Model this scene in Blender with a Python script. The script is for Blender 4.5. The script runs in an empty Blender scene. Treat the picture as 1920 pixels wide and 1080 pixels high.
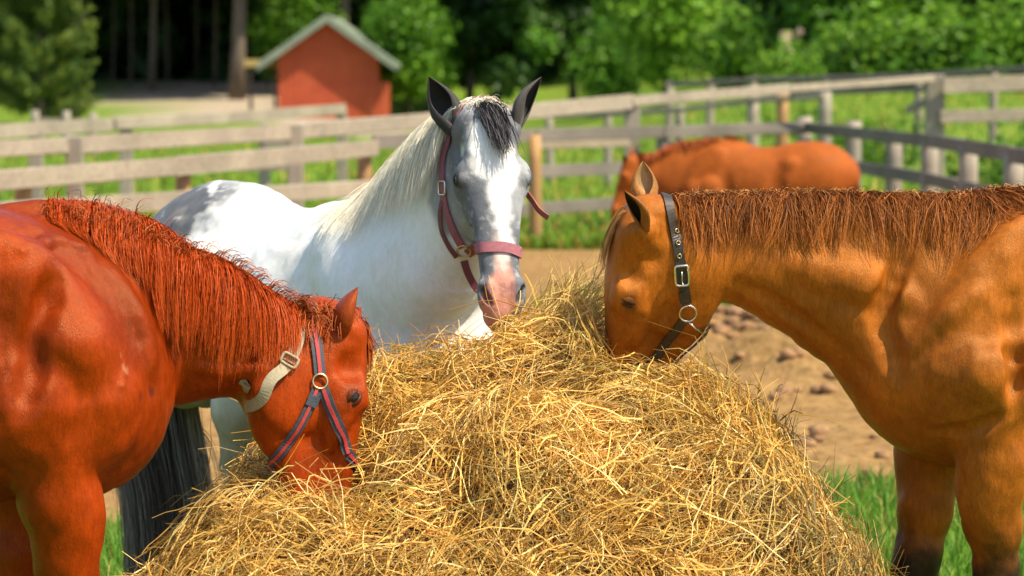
import bpy, math, random
import numpy as np
from mathutils import Vector, Matrix

C = bpy.context.scene
COL = C.collection
RNG = np.random.default_rng(7)

# ------------------------------------------------------------------ camera, light
CAM_H = 1.94
FPX = 5440.0                       # focal length in pixels of a 1920 wide frame
PITCH = math.atan(420.0 / FPX)
cam_data = bpy.data.cameras.new('camera')
cam_data.sensor_width = 36.0
cam_data.lens = FPX / 1920.0 * 36.0
cam_data.clip_start = 0.1
cam_data.clip_end = 2000.0
cam_data.dof.use_dof = True
cam_data.dof.focus_distance = 7.75
cam_data.dof.aperture_fstop = 4.2
cam = bpy.data.objects.new('camera', cam_data)
cam.location = (0, 0, CAM_H)
cam.rotation_euler = (math.pi / 2 - PITCH, 0, 0)
COL.objects.link(cam)
C.camera = cam

SUN = Vector((0.48, -0.26, 0.84)).normalized()
world = bpy.data.worlds.new('World')
C.world = world
world.use_nodes = True
wn = world.node_tree.nodes
wl = world.node_tree.links
sky = wn.new('ShaderNodeTexSky')
sky.sky_type = 'NISHITA'
sky.sun_disc = False
sky.dust_density = 1.6
sky.ozone_density = 1.0
sky.sun_elevation = math.asin(SUN.z)
sky.sun_rotation = math.atan2(SUN.x, SUN.y)
wl.new(sky.outputs[0], wn['Background'].inputs[0])
wn['Background'].inputs[1].default_value = 0.148
sun_data = bpy.data.lights.new('sun', 'SUN')
sun_data.energy = 5.0
sun_data.angle = math.radians(0.53)
sun_data.color = (1.0, 0.90, 0.70)
sun = bpy.data.objects.new('sun', sun_data)
sun.rotation_euler = SUN.to_track_quat('Z', 'Y').to_euler()
sun.location = SUN * 60
COL.objects.link(sun)
C.view_settings.view_transform = 'Standard'
C.view_settings.look = 'None'
C.view_settings.exposure = 0.60
C.view_settings.gamma = 1.0
C.view_settings.use_curve_mapping = False
C.render.engine = 'CYCLES'
C.cycles.use_denoising = True
C.cycles.max_bounces = 6
C.cycles.transparent_max_bounces = 4

# ------------------------------------------------------------------ helpers
def nrm(v):
    v = np.asarray(v, float)
    return v / (np.linalg.norm(v, axis=-1, keepdims=True) + 1e-12)

_cp, _sp = math.cos(PITCH), math.sin(PITCH)
def ray(u, v):
    cx, cy = (u - 960) / FPX, (540 - v) / FPX
    return np.array([cx, _cp + cy * _sp, -_sp + cy * _cp])
def W(u, v, d):
    """point of the world seen in that direction at distance d along +Y"""
    r = ray(u, v)
    return np.array([0, 0, CAM_H]) + r * (d / r[1])

def smoothstep(a, b, x):
    t = np.clip((x - a) / (b - a), 0, 1)
    return t * t * (3 - 2 * t)

def hash3(i, j, k, seed):
    n = (i * 374761393 + j * 668265263 + k * 1274126177 + seed * 144269504) & 0xffffffff
    n = ((n ^ (n >> 13)) * 1103515245) & 0xffffffff
    n = n ^ (n >> 16)
    return (n & 0xffff) / 65535.0

def vnoise(p, scale=1.0, seed=0):
    """value noise in 0..1"""
    p = np.asarray(p, float) * scale
    i = np.floor(p).astype(np.int64)
    f = p - i
    f = f * f * (3 - 2 * f)
    out = 0
    for dx in (0, 1):
        for dy in (0, 1):
            for dz in (0, 1):
                w = (f[..., 0] if dx else 1 - f[..., 0]) * (f[..., 1] if dy else 1 - f[..., 1]) * (f[..., 2] if dz else 1 - f[..., 2])
                out = out + w * hash3(i[..., 0] + dx, i[..., 1] + dy, i[..., 2] + dz, seed)
    return out
def fbm(p, scale=1.0, seed=0, oct=4):
    s, a, t = 0, 0.5, 0
    for o in range(oct):
        s = s + a * vnoise(p, scale * 2 ** o, seed + o * 17)
        t += a
        a *= 0.5
    return s / t

def mesh_np(name, V, F, mat=None, parent=None, loc=(0, 0, 0), col=None, smooth=True, extra=None):
    """V (n,3), F (m,k) array or list of arrays of different k; ONE mesh object"""
    V = np.asarray(V, np.float32) - np.asarray(loc, np.float32)
    Fs = F if isinstance(F, list) else [F]
    Fs = [np.asarray(f, np.int32) for f in Fs if len(f)]
    me = bpy.data.meshes.new(name)
    me.vertices.add(len(V))
    me.vertices.foreach_set('co', V.ravel())
    nl = sum(f.size for f in Fs)
    nf = sum(len(f) for f in Fs)
    me.loops.add(nl)
    me.loops.foreach_set('vertex_index', np.concatenate([f.ravel() for f in Fs]))
    me.polygons.add(nf)
    tot = np.concatenate([np.full(len(f), f.shape[1], np.int32) for f in Fs])
    st = np.concatenate([[0], np.cumsum(tot)[:-1]]).astype(np.int32)
    me.polygons.foreach_set('loop_start', st)
    me.polygons.foreach_set('use_smooth', np.full(nf, smooth, bool))
    me.update(calc_edges=True)
    if col is not None:
        a = me.color_attributes.new('col', 'FLOAT_COLOR', 'POINT')
        cc = np.ones((len(V), 4), np.float32)
        cc[:, :3] = col
        a.data.foreach_set('color', cc.ravel())
    if extra:
        for k, arr in extra.items():
            a = me.attributes.new(k, 'FLOAT', 'POINT')
            a.data.foreach_set('value', np.asarray(arr, np.float32))
    if mat:
        me.materials.append(mat)
    o = bpy.data.objects.new(name, me)
    o.location = loc
    COL.objects.link(o)
    if parent is not None:
        o.parent = parent
        o.location = Vector(loc) - parent.location
    return o

def empty(name, loc, label=None, cat=None, group=None):
    o = bpy.data.objects.new(name, None)
    o.location = loc
    o.empty_display_size = 0.2
    COL.objects.link(o)
    tag(o, label, cat, group)
    return o
def tag(o, label=None, cat=None, group=None, kind=None):
    if label: o['label'] = label
    if cat: o['category'] = cat
    if group: o['group'] = group
    if kind: o['kind'] = kind
    return o
def dup(root, loc, rotz=None, scale=None, label=None, group=None):
    r = root.copy()
    COL.objects.link(r)
    r.location = loc
    if rotz is not None: r.rotation_euler = (0, 0, rotz)
    if scale is not None: r.scale = scale
    if label: r['label'] = label
    if group: r['group'] = group
    for ch in list(root.children):
        c = ch.copy()
        COL.objects.link(c)
        c.parent = r
        for g in list(ch.children):
            d = g.copy()
            COL.objects.link(d)
            d.parent = c
    return r

class MB:
    """collects simple shapes for one mesh"""
    def __init__(s):
        s.v, s.q, s.n = [], [], 0
    def add(s, V, F):
        V = np.asarray(V, float)
        s.v.append(V)
        for f in F:
            s.q.append(tuple(int(i) + s.n for i in f))
        s.n += len(V)
    def box(s, c, half, R=None, bev=0.0, jitter=0.0):
        c = np.asarray(c, float); h = np.asarray(half, float)
        R = np.eye(3) if R is None else np.asarray(R)
        b = min(bev, h.min() * 0.45)
        if b <= 0:
            L = [(x, y, z) for x in (-1, 1) for y in (-1, 1) for z in (-1, 1)]
            V = np.array(L) * h
            F = [(0, 1, 3, 2), (4, 6, 7, 5), (0, 4, 5, 1), (2, 3, 7, 6), (0, 2, 6, 4), (1, 5, 7, 3)]
        else:
            V = []
            idx = {}
            for x in (-1, 1):
                for y in (-1, 1):
                    for z in (-1, 1):
                        for ax in range(3):
                            p = np.array([x, y, z]) * (h - b)
                            p[ax] = (x, y, z)[ax] * h[ax]
                            idx[(x, y, z, ax)] = len(V)
                            V.append(p)
            V = np.array(V)
            F = []
            for ax in range(3):
                o1, o2 = [i for i in range(3) if i != ax]
                for sg in (-1, 1):
                    ring = []
                    for a_, b_ in ((-1, -1), (1, -1), (1, 1), (-1, 1)):
                        k = [0, 0, 0]; k[ax] = sg; k[o1] = a_; k[o2] = b_
                        ring.append(idx[(*k, ax)])
                    F.append(ring if (sg > 0) == (ax != 1) else ring[::-1])
            for ax in range(3):
                o1, o2 = [i for i in range(3) if i != ax]
                for a_ in (-1, 1):
                    for b_ in (-1, 1):
                        k1 = [0, 0, 0]; k1[o1] = a_; k1[o2] = b_; k2 = list(k1)
                        k1[ax] = -1; k2[ax] = 1
                        F.append([idx[(*k1, o1)], idx[(*k2, o1)], idx[(*k2, o2)], idx[(*k1, o2)]])
            for x in (-1, 1):
                for y in (-1, 1):
                    for z in (-1, 1):
                        F.append([idx[(x, y, z, 0)], idx[(x, y, z, 1)], idx[(x, y, z, 2)]])
        if jitter:
            V = V + RNG.normal(0, jitter, V.shape)
        s.add(V @ R.T + c, F)
        return s
    def tube(s, P, r, n=8, cap=True):
        P = np.asarray(P, float)
        r = np.broadcast_to(np.asarray(r, float), (len(P),))
        T = nrm(np.gradient(P, axis=0))
        ref = np.array([0.0, 0, 1]) if abs(T[0][2]) < 0.9 else np.array([1.0, 0, 0])
        V = []
        for i in range(len(P)):
            a = nrm(np.cross(T[i], ref)); b = np.cross(T[i], a)
            for k in range(n):
                t = 2 * math.pi * k / n
                V.append(P[i] + r[i] * (math.cos(t) * a + math.sin(t) * b))
        F = []
        for i in range(len(P) - 1):
            for k in range(n):
                F.append((i * n + k, i * n + (k + 1) % n, (i + 1) * n + (k + 1) % n, (i + 1) * n + k))
        if cap:
            F.append(tuple(range(n))[::-1]); F.append(tuple((len(P) - 1) * n + k for k in range(n)))
        s.add(V, F)
        return s
    def build(s, name, mat, parent=None, loc=(0, 0, 0), smooth=False):
        V = np.concatenate(s.v)
        groups = {}
        for f in s.q:
            groups.setdefault(len(f), []).append(f)
        o = mesh_np(name, V, [np.array(g) for g in groups.values()], mat, parent, loc, smooth=smooth)
        return o

# ------------------------------------------------------------------ materials
def new_mat(name):
    m = bpy.data.materials.new(name)
    m.use_nodes = True
    nt = m.node_tree
    return m, nt, nt.nodes['Principled BSDF']
def N(nt, typ, **kw):
    n = nt.nodes.new(typ)
    for k, v in kw.items():
        if hasattr(n, k):
            setattr(n, k, v)
        else:
            n.inputs[k].default_value = v
    return n
def L(nt, a, b):
    nt.links.new(a, b)
def ramp(nt, fac, stops):
    r = nt.nodes.new('ShaderNodeValToRGB')
    els = r.color_ramp.elements
    while len(els) < len(stops): els.new(0.5)
    for e, (p, c) in zip(els, stops):
        e.position = p; e.color = (*c, 1) if len(c) == 3 else c
    L(nt, fac, r.inputs[0])
    return r
def noise(nt, scale, detail=4, rough=0.55, vec=None, stretch=None):
    tc = nt.nodes.new('ShaderNodeTexCoord')
    src = tc.outputs['Object'] if vec is None else vec
    if stretch is not None:
        mp = nt.nodes.new('ShaderNodeMapping'); mp.inputs['Scale'].default_value = stretch
        L(nt, src, mp.inputs[0]); src = mp.outputs[0]
    n = nt.nodes.new('ShaderNodeTexNoise')
    n.inputs['Scale'].default_value = scale
    n.inputs['Detail'].default_value = detail
    n.inputs['Roughness'].default_value = rough
    L(nt, src, n.inputs['Vector'])
    return n
def mixc(nt, fac, a, b, mode='MIX'):
    m = nt.nodes.new('ShaderNodeMix'); m.data_type = 'RGBA'; m.blend_type = mode
    for sock, v in ((0, fac), (6, a), (7, b)):
        if hasattr(v, 'default_value') or hasattr(v, 'is_output'):
            L(nt, v, m.inputs[sock])
        else:
            m.inputs[sock].default_value = v if not isinstance(v, tuple) else (*v, 1)
    return m.outputs[2]
def bump(nt, h, strength, dist, normal=None):
    b = nt.nodes.new('ShaderNodeBump')
    b.inputs['Strength'].default_value = strength
    b.inputs['Distance'].default_value = dist
    L(nt, h, b.inputs['Height'])
    if normal is not None: L(nt, normal, b.inputs['Normal'])
    return b.outputs[0]

def simple_mat(name, c, rough=0.6, metal=0.0, var=0.15, scale=30.0, bumpd=0.0, spec=0.5):
    m, nt, p = new_mat(name)
    n = noise(nt, scale)
    dark = tuple(x * (1 - var) for x in c); lite = tuple(min(1, x * (1 + var)) for x in c)
    r = ramp(nt, n.outputs[0], [(0.3, dark), (0.7, lite)])
    L(nt, r.outputs[0], p.inputs['Base Color'])
    p.inputs['Roughness'].default_value = rough
    p.inputs['Metallic'].default_value = metal
    p.inputs['Specular IOR Level'].default_value = spec
    if bumpd:
        L(nt, bump(nt, n.outputs[0], 0.6, bumpd), p.inputs['Normal'])
    return m

def coat_mat(name, rough=0.42, spec=0.4, sheen=0.15, sheen_tint=(1, 0.8, 0.5), mottled=0.12, spec_tint=(1, 1, 1), streak=0.17):
    m, nt, p = new_mat(name)
    at = N(nt, 'ShaderNodeVertexColor', layer_name='col')
    n1 = noise(nt, 9, 5, 0.6)
    n2 = noise(nt, 60, 4, 0.65, stretch=(1, 1, 0.35))
    r1 = ramp(nt, n1.outputs[0], [(0.25, (1 - mottled,) * 3), (0.75, (1 + mottled,) * 3)])
    r2 = ramp(nt, n2.outputs[0], [(0.25, (1 - streak,) * 3), (0.75, (1 + streak,) * 3)])
    n4 = noise(nt, 210, 3, 0.7, stretch=(1, 1, 0.14))
    r4 = ramp(nt, n4.outputs[0], [(0.25, (1 - streak,) * 3), (0.75, (1 + streak,) * 3)])
    c = mixc(nt, 1.0, at.outputs[0], r1.outputs[0], 'MULTIPLY')
    c = mixc(nt, 1.0, c, r2.outputs[0], 'MULTIPLY')
    c = mixc(nt, 1.0, c, r4.outputs[0], 'MULTIPLY')
    L(nt, c, p.inputs['Base Color'])
    nf = noise(nt, 420, 3, 0.7, stretch=(1, 1, 0.22))
    nb = noise(nt, 26, 4, 0.6)
    b1 = bump(nt, nb.outputs[0], 0.16, 0.008)
    b2 = bump(nt, nf.outputs[0], 0.6, 0.003, b1)
    L(nt, b2, p.inputs['Normal'])
    rr = ramp(nt, n1.outputs[0], [(0.3, (rough - 0.07,) * 3), (0.7, (rough + 0.09,) * 3)])
    L(nt, rr.outputs[0], p.inputs['Roughness'])
    p.inputs['Specular IOR Level'].default_value = spec
    p.inputs['Specular Tint'].default_value = (*spec_tint, 1)
    p.inputs['Sheen Weight'].default_value = sheen
    p.inputs['Sheen Roughness'].default_value = 0.4
    p.inputs['Sheen Tint'].default_value = (*sheen_tint, 1)
    return m

def strand_mat(name, rough=0.45, spec=0.35, trans=0.0):
    m, nt, p = new_mat(name)
    at = N(nt, 'ShaderNodeVertexColor', layer_name='col')
    L(nt, at.outputs[0], p.inputs['Base Color'])
    p.inputs['Roughness'].default_value = rough
    p.inputs['Specular IOR Level'].default_value = spec
    if trans:
        out = nt.nodes['Material Output']
        t = nt.nodes.new('ShaderNodeBsdfTranslucent')
        L(nt, at.outputs[0], t.inputs[0])
        mx = nt.nodes.new('ShaderNodeMixShader'); mx.inputs[0].default_value = trans
        L(nt, p.outputs[0], mx.inputs[1]); L(nt, t.outputs[0], mx.inputs[2])
        L(nt, mx.outputs[0], out.inputs[0])
    return m

M = {}
M['coat_gold'] = coat_mat('golden_brown_coat', 0.36, 0.38, 0.0, (1, 0.7, 0.4), 0.22, (1, .66, .30), .22)
M['coat_red'] = coat_mat('chestnut_coat', 0.30, 0.34, 0.0, (1, 0.5, 0.2), 0.2, (1, .56, .28), .20)
M['coat_white'] = coat_mat('white_coat', 0.5, 0.3, 0.1, (1, 1, 1), 0.05, (1, 1, 1), 0.07)
M['hair'] = strand_mat('horse_hair', 0.55, 0.15)
M['hay'] = strand_mat('hay_straw', 0.55, 0.3, 0.12)
M['leaf'] = strand_mat('foliage', 0.5, 0.25, 0.28)
M['grass'] = strand_mat('grass_blades', 0.5, 0.25, 0.3)
m, nt, p = new_mat('dark_eye'); p.inputs['Base Color'].default_value = (0.008, 0.005, 0.004, 1); p.inputs['Roughness'].default_value = 0.12
M['eye'] = m
M['leather'] = simple_mat('dark_leather', (0.035, 0.022, 0.014), 0.45, 0, 0.3, 60, 0.001)
M['mauve'] = simple_mat('mauve_nylon', (0.30, 0.095, 0.115), 0.7, 0, 0.2, 120, 0.0008)
M['mauve_dark'] = simple_mat('dark_mauve_leather', (0.16, 0.04, 0.05), 0.5, 0, 0.2, 80, 0.0008)
M['navy'] = simple_mat('navy_nylon', (0.035, 0.042, 0.055), 0.65, 0, 0.25, 120, 0.0008)
M['redstripe'] = simple_mat('red_nylon', (0.42, 0.03, 0.025), 0.65, 0, 0.2, 120, 0.0008)
M['tan_web'] = simple_mat('khaki_webbing', (0.33, 0.27, 0.17), 0.75, 0, 0.15, 150, 0.0008)
M['brass'] = simple_mat('brass', (0.62, 0.47, 0.24), 0.3, 1.0, 0.12, 40)
M['steel'] = simple_mat('steel', (0.72, 0.70, 0.66), 0.25, 1.0, 0.1, 40)

def wood_mat(name, c1, c2, grain=(0.6, 14, 14)):
    m, nt, p = new_mat(name)
    n = noise(nt, 3.0, 6, 0.65, stretch=grain)
    n2 = noise(nt, 1.3, 3)
    r = ramp(nt, n.outputs[0], [(0.25, c1), (0.75, c2)])
    r2 = ramp(nt, n2.outputs[0], [(0.3, (0.75,) * 3), (0.7, (1.15,) * 3)])
    L(nt, mixc(nt, 1.0, r.outputs[0], r2.outputs[0], 'MULTIPLY'), p.inputs['Base Color'])
    p.inputs['Roughness'].default_value = 0.8
    L(nt, bump(nt, n.outputs[0], 0.5, 0.01), p.inputs['Normal'])
    return m
M['wood_grey'] = wood_mat('weathered_board', (0.22, 0.175, 0.125), (0.44, 0.37, 0.27), (0.5, 9, 9))
M['wood_dark'] = wood_mat('dark_weathered_board', (0.12, 0.10, 0.083), (0.235, 0.20, 0.16))
M['post_grey'] = wood_mat('weathered_post', (0.20, 0.168, 0.13), (0.37, 0.315, 0.24), (14, 14, 0.6))
M['post_orange'] = wood_mat('orange_post', (0.30, 0.15, 0.05), (0.46, 0.27, 0.11), (14, 14, 0.6))
M['bark'] = wood_mat('bark', (0.07, 0.052, 0.038), (0.19, 0.14, 0.10), (8, 8, 0.8))
#PART2
# ------------------------------------------------------------------ signed distance sculpting
class SDF:
    def __init__(s, lo, hi, h):
        s.lo = np.asarray(lo, float); s.h = h
        s.n = np.ceil((np.asarray(hi, float) - s.lo) / h).astype(int) + 1
        s.d = np.full(s.n, 0.6, np.float32)
        s.ax = [(s.lo[i] + np.arange(s.n[i]) * h).astype(np.float32) for i in range(3)]
    def sl(s, lo, hi):
        a = np.clip(np.floor((np.asarray(lo) - s.lo) / s.h).astype(int), 0, s.n)
        b = np.clip(np.ceil((np.asarray(hi) - s.lo) / s.h).astype(int) + 1, 0, s.n)
        return tuple(slice(x, y) for x, y in zip(a, b))
    def grid(s, sl):
        return (s.ax[0][sl[0]][:, None, None], s.ax[1][sl[1]][None, :, None], s.ax[2][sl[2]][None, None, :])
    def put(s, sl, v, k, op):
        t = s.d[sl]
        if op == 'u':
            hh = np.maximum(k - np.abs(t - v), 0) / max(k, 1e-6)
            s.d[sl] = np.minimum(t, v) - hh * hh * (k * 0.25)
        else:
            v = -v
            hh = np.maximum(k - np.abs(t - v), 0) / max(k, 1e-6)
            s.d[sl] = np.maximum(t, v) + hh * hh * (k * 0.25)
    def ell(s, c, R, r, k=0.04, op='u'):
        """ellipsoid: rows of R are its axes"""
        c = np.asarray(c, float); r = np.asarray(r, float); R = np.asarray(R, float)
        m = r.max() + k + 0.05
        sl = s.sl(c - m, c + m)
        X, Y, Z = s.grid(sl)
        X, Y, Z = X - np.float32(c[0]), Y - np.float32(c[1]), Z - np.float32(c[2])
        k0 = 0; k1 = 0
        for i in range(3):
            q = (X * np.float32(R[i, 0]) + Y * np.float32(R[i, 1]) + Z * np.float32(R[i, 2]))
            a = q / np.float32(r[i]); k0 = k0 + a * a
            b = a / np.float32(r[i]); k1 = k1 + b * b
        k0 = np.sqrt(k0); k1 = np.sqrt(k1) + 1e-6
        s.put(sl, k0 * (k0 - 1) / k1, k, op)
    def cap(s, a, b, ra, rb, k=0.03, op='u'):
        a = np.asarray(a, float); b = np.asarray(b, float)
        m = max(ra, rb) + k + 0.04
        sl = s.sl(np.minimum(a, b) - m, np.maximum(a, b) + m)
        X, Y, Z = s.grid(sl)
        ab = b - a; L2 = ab @ ab + 1e-9
        t = np.clip(((X - a[0]) * ab[0] + (Y - a[1]) * ab[1] + (Z - a[2]) * ab[2]) / L2, 0, 1)
        d = np.sqrt((X - a[0] - t * ab[0]) ** 2 + (Y - a[1] - t * ab[1]) ** 2 + (Z - a[2] - t * ab[2]) ** 2)
        s.put(sl, (d - (ra + (rb - ra) * t)).astype(np.float32), k, op)
    def chain(s, pts, rad, k=0.03):
        for i in range(len(pts) - 1):
            s.cap(pts[i], pts[i + 1], rad[i], rad[i + 1], k)
    def loft(s, st, k=0.05, sub=3, power=2.0, capf=0.55):
        """st: list of (centre, u, w, ru, rw, taper); elliptic sections swept through the stations"""
        c = np.array([x[0] for x in st], float)
        u = nrm([x[1] for x in st]); w = nrm([x[2] for x in st])
        par = np.array([[x[3], x[4], x[5]] for x in st], float)
        n = len(st)
        tt = np.linspace(0, n - 1, (n - 1) * sub + 1)
        def cr(A):
            out = []
            for t in tt:
                i = min(int(t), n - 2); f = t - i
                p0, p1, p2, p3 = A[max(i - 1, 0)], A[i], A[i + 1], A[min(i + 2, n - 1)]
                out.append(0.5 * (2 * p1 + (p2 - p0) * f + (2 * p0 - 5 * p1 + 4 * p2 - p3) * f * f + (3 * p1 - p0 - 3 * p2 + p3) * f ** 3))
            return np.array(out)
        c, u, w, par = cr(c), nrm(cr(u)), cr(w), cr(par)
        w = nrm(w - (w * u).sum(1, keepdims=True) * u)
        mx = max(par[:, 0].max(), par[:, 1].max()) + k + 0.06
        sl = s.sl(c.min(0) - mx, c.max(0) + mx)
        tmp = np.full([x.stop - x.start for x in sl], 9.0, np.float32)
        o = [x.start for x in sl]
        f4 = np.float32
        for i in range(len(c) - 1):
            m = max(par[i, :2].max(), par[i + 1, :2].max()) + k + 0.06
            sb = s.sl(np.minimum(c[i], c[i + 1]) - m, np.maximum(c[i], c[i + 1]) + m)
            X, Y, Z = s.grid(sb)
            X, Y, Z = X - f4(c[i, 0]), Y - f4(c[i, 1]), Z - f4(c[i, 2])
            ab = c[i + 1] - c[i]; Ln = np.linalg.norm(ab) + 1e-9; ax = ab / Ln
            t = np.clip((X * f4(ax[0]) + Y * f4(ax[1]) + Z * f4(ax[2])) / f4(Ln), 0, 1)
            dx, dy, dz = X - t * f4(ab[0]), Y - t * f4(ab[1]), Z - t * f4(ab[2])
            def lerp(a, b): return f4(a) + t * f4(b - a)
            du = dx * lerp(u[i, 0], u[i + 1, 0]) + dy * lerp(u[i, 1], u[i + 1, 1]) + dz * lerp(u[i, 2], u[i + 1, 2])
            dw = dx * lerp(w[i, 0], w[i + 1, 0]) + dy * lerp(w[i, 1], w[i + 1, 1]) + dz * lerp(w[i, 2], w[i + 1, 2])
            d2 = dx * dx + dy * dy + dz * dz
            da2 = np.maximum(d2 - du * du - dw * dw, 0)
            ru, rw = lerp(par[i, 0], par[i + 1, 0]), lerp(par[i, 1], par[i + 1, 1])
            tp = lerp(par[i, 2], par[i + 1, 2])
            ra = ru
            if i == 0: ra = np.where(t <= 0, np.minimum(ru, rw) * f4(capf), ra)
            if i == len(c) - 2: ra = np.where(t >= 1, np.minimum(ru, rw) * f4(capf), ra)
            rw = rw * np.clip(1 + tp * du / ru, 0.3, 1.7)
            if power != 2.0:
                a, b = np.abs(du / ru), np.abs(dw / rw)
                k0 = (a ** power + b ** power + (da2 / (ra * ra)) ** (power / 2) + 1e-9) ** (1 / power)
                k2 = np.sqrt(a * a + b * b + da2 / (ra * ra)) + 1e-6
                k1 = np.sqrt((du / (ru * ru)) ** 2 + (dw / (rw * rw)) ** 2 + da2 / (ra ** 4)) / k2 * k0 + 1e-6
            else:
                k0 = np.sqrt((du / ru) ** 2 + (dw / rw) ** 2 + da2 / (ra * ra))
                k1 = np.sqrt((du / (ru * ru)) ** 2 + (dw / (rw * rw)) ** 2 + da2 / (ra ** 4)) + 1e-6
            v = k0 * (k0 - 1) / k1
            sub_ = tuple(slice(x.start - q, x.stop - q) for x, q in zip(sb, o))
            np.minimum(tmp[sub_], v, out=tmp[sub_])
        s.put(sl, tmp, k, 'u')
    def sample(s, P):
        q = (np.asarray(P, float) - s.lo) / s.h
        q = np.clip(q, 0, s.n - 1.001)
        i = q.astype(int); f = q - i
        out = 0
        for a in (0, 1):
            for b in (0, 1):
                for c in (0, 1):
                    w = (f[..., 0] if a else 1 - f[..., 0]) * (f[..., 1] if b else 1 - f[..., 1]) * (f[..., 2] if c else 1 - f[..., 2])
                    out = out + w * s.d[i[..., 0] + a, i[..., 1] + b, i[..., 2] + c]
        return out
    def grad(s, P):
        P = np.asarray(P, float); e = s.h
        g = []
        for i in range(3):
            o = np.zeros(3); o[i] = e
            g.append(s.sample(P + o) - s.sample(P - o))
        return nrm(np.stack(g, -1))
    def project(s, P, off=0.0, it=4):
        P = np.array(P, float)
        for _ in range(it):
            P = P - s.grad(P) * (s.sample(P) - off)[..., None]
        return P
    def pick(s, u, v, d0, d1, off=0.0):
        """the nearest surface point met along one line of sight, moved out by off"""
        r = ray(u, v); r = r / r[1]
        t = np.linspace(d0, d1, 500)
        P = np.array([0, 0, CAM_H]) + t[:, None] * r
        val = s.sample(P)
        hit = np.where(val < 0)[0]
        i = hit[0] if len(hit) else int(np.argmin(val))
        return s.project(P[i], off)
    def mesh(s):
        d = s.d
        sg = d < 0
        n = np.array(s.n) - 1
        cnt = np.zeros(n, np.uint8)
        cor = [(a, b, c) for a in (0, 1) for b in (0, 1) for c in (0, 1)]
        def sh(A, o): return A[o[0]:o[0] + n[0], o[1]:o[1] + n[1], o[2]:o[2] + n[2]]
        for o in cor: cnt += sh(sg, o)
        act = np.argwhere((cnt > 0) & (cnt < 8))
        idm = np.full(n, -1, np.int32)
        idm[act[:, 0], act[:, 1], act[:, 2]] = np.arange(len(act))
        vals = {o: d[act[:, 0] + o[0], act[:, 1] + o[1], act[:, 2] + o[2]] for o in cor}
        acc = np.zeros((len(act), 3)); w = np.zeros(len(act))
        for o in cor:
            for ax in range(3):
                if o[ax] == 0:
                    o2 = list(o); o2[ax] = 1; o2 = tuple(o2)
                    a, b = vals[o], vals[o2]
                    m = (a < 0) != (b < 0)
                    t = np.where(m, a / np.where(m, a - b, 1), 0)
                    p = np.tile(np.array(o, float), (len(act), 1)); p[:, ax] = t
                    acc[m] += p[m]; w[m] += 1
        V = s.lo + (act + acc / w[:, None]) * s.h
        quads = []
        for ax in range(3):
            o1, o2 = [(1, 2), (2, 0), (0, 1)][ax]
            sl0 = [slice(1, n[i]) for i in range(3)]; sl0[ax] = slice(0, n[ax])
            sl1 = list(sl0); sl1[ax] = slice(1, n[ax] + 1)
            A, B = sg[tuple(sl0)], sg[tuple(sl1)]
            for flip, msk in ((False, A & ~B), (True, ~A & B)):
                e = np.argwhere(msk)
                if not len(e): continue
                add = np.ones(3, int); add[ax] = 0
                e = e + add
                q = []
                for d1, d2 in ((-1, -1), (0, -1), (0, 0), (-1, 0)):
                    f = e.copy(); f[:, o1] += d1; f[:, o2] += d2
                    q.append(idm[f[:, 0], f[:, 1], f[:, 2]])
                q = np.stack(q, 1)
                quads.append(q[:, ::-1] if flip else q)
        Q = np.concatenate(quads)
        Q = Q[(Q >= 0).all(1)]
        V = s.project(V, 0.0, 2)
        return V, Q

def strands_mesh(P, r, col, nside=3, wref=None):
    """P (n,k,3) strand points, r (n,k) radii, col (n,k,3) -> V, F, C of thin tubes"""
    n, k, _ = P.shape
    T = nrm(np.gradient(P, axis=1))
    if nside == 2:
        ref = nrm(RNG.normal(size=(n, 1, 3))) if wref is None else wref
        a = nrm(np.cross(T, np.broadcast_to(ref, T.shape)))
        V = np.stack([P - a * r[..., None], P + a * r[..., None]], 2).reshape(-1, 3)
        b0 = (np.arange(n) * k * 2)[:, None] + (np.arange(k - 1) * 2)[None]
        F = np.stack([b0, b0 + 1, b0 + 3, b0 + 2], -1).reshape(-1, 4)
        return V, F, np.repeat(col.reshape(n * k, 3), 2, 0)
    ref = nrm(RNG.normal(size=(n, 1, 3)))
    a = nrm(np.cross(T, np.broadcast_to(ref, T.shape)))
    b = np.cross(T, a)
    rings = []
    for q in range(nside):
        t = 2 * math.pi * q / nside
        rings.append(P + r[..., None] * (math.cos(t) * a + math.sin(t) * b))
    V = np.stack(rings, 2).reshape(-1, 3)
    base = (np.arange(n) * k * nside)[:, None, None] + (np.arange(k - 1) * nside)[None, :, None]
    q = np.arange(nside)[None, None, :]
    q2 = (q + 1) % nside
    F = np.stack([base + q, base + q2, base + nside + q2, base + nside + q], -1).reshape(-1, 4)
    Cc = np.repeat(col.reshape(n * k, 3), nside, 0)
    return V, F, Cc

def hair_march(sdf, roots, v0, length, steps, layer, grav=0.5, flow=None, soft=0.6, wob=0.0):
    """hair that falls over the body's surface"""
    n = len(roots)
    P = np.zeros((n, steps, 3)); p = roots.copy(); v = nrm(v0)
    step = (length / (steps - 1))[:, None]
    gdir = np.array([0, 0, -1.0]) if flow is None else flow
    for i in range(steps):
        P[:, i] = p
        g = sdf.grad(p); d = sdf.sample(p)
        gt = gdir - g * (gdir * g).sum(-1, keepdims=True)
        v = nrm(v * (1 - grav) + grav * nrm(gt + 0.25 * gdir) + RNG.normal(0, wob, (n, 3)))
        vn = (v * g).sum(-1, keepdims=True)
        near = (d < layer + 0.01)[:, None]
        v = np.where(near & (vn < 0), nrm(v - g * vn * soft), v)
        p = p + v * step
        d = sdf.sample(p); g = sdf.grad(p)
        push = np.maximum(layer - d, 0)[:, None]
        p = p + g * push
    return P

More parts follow.
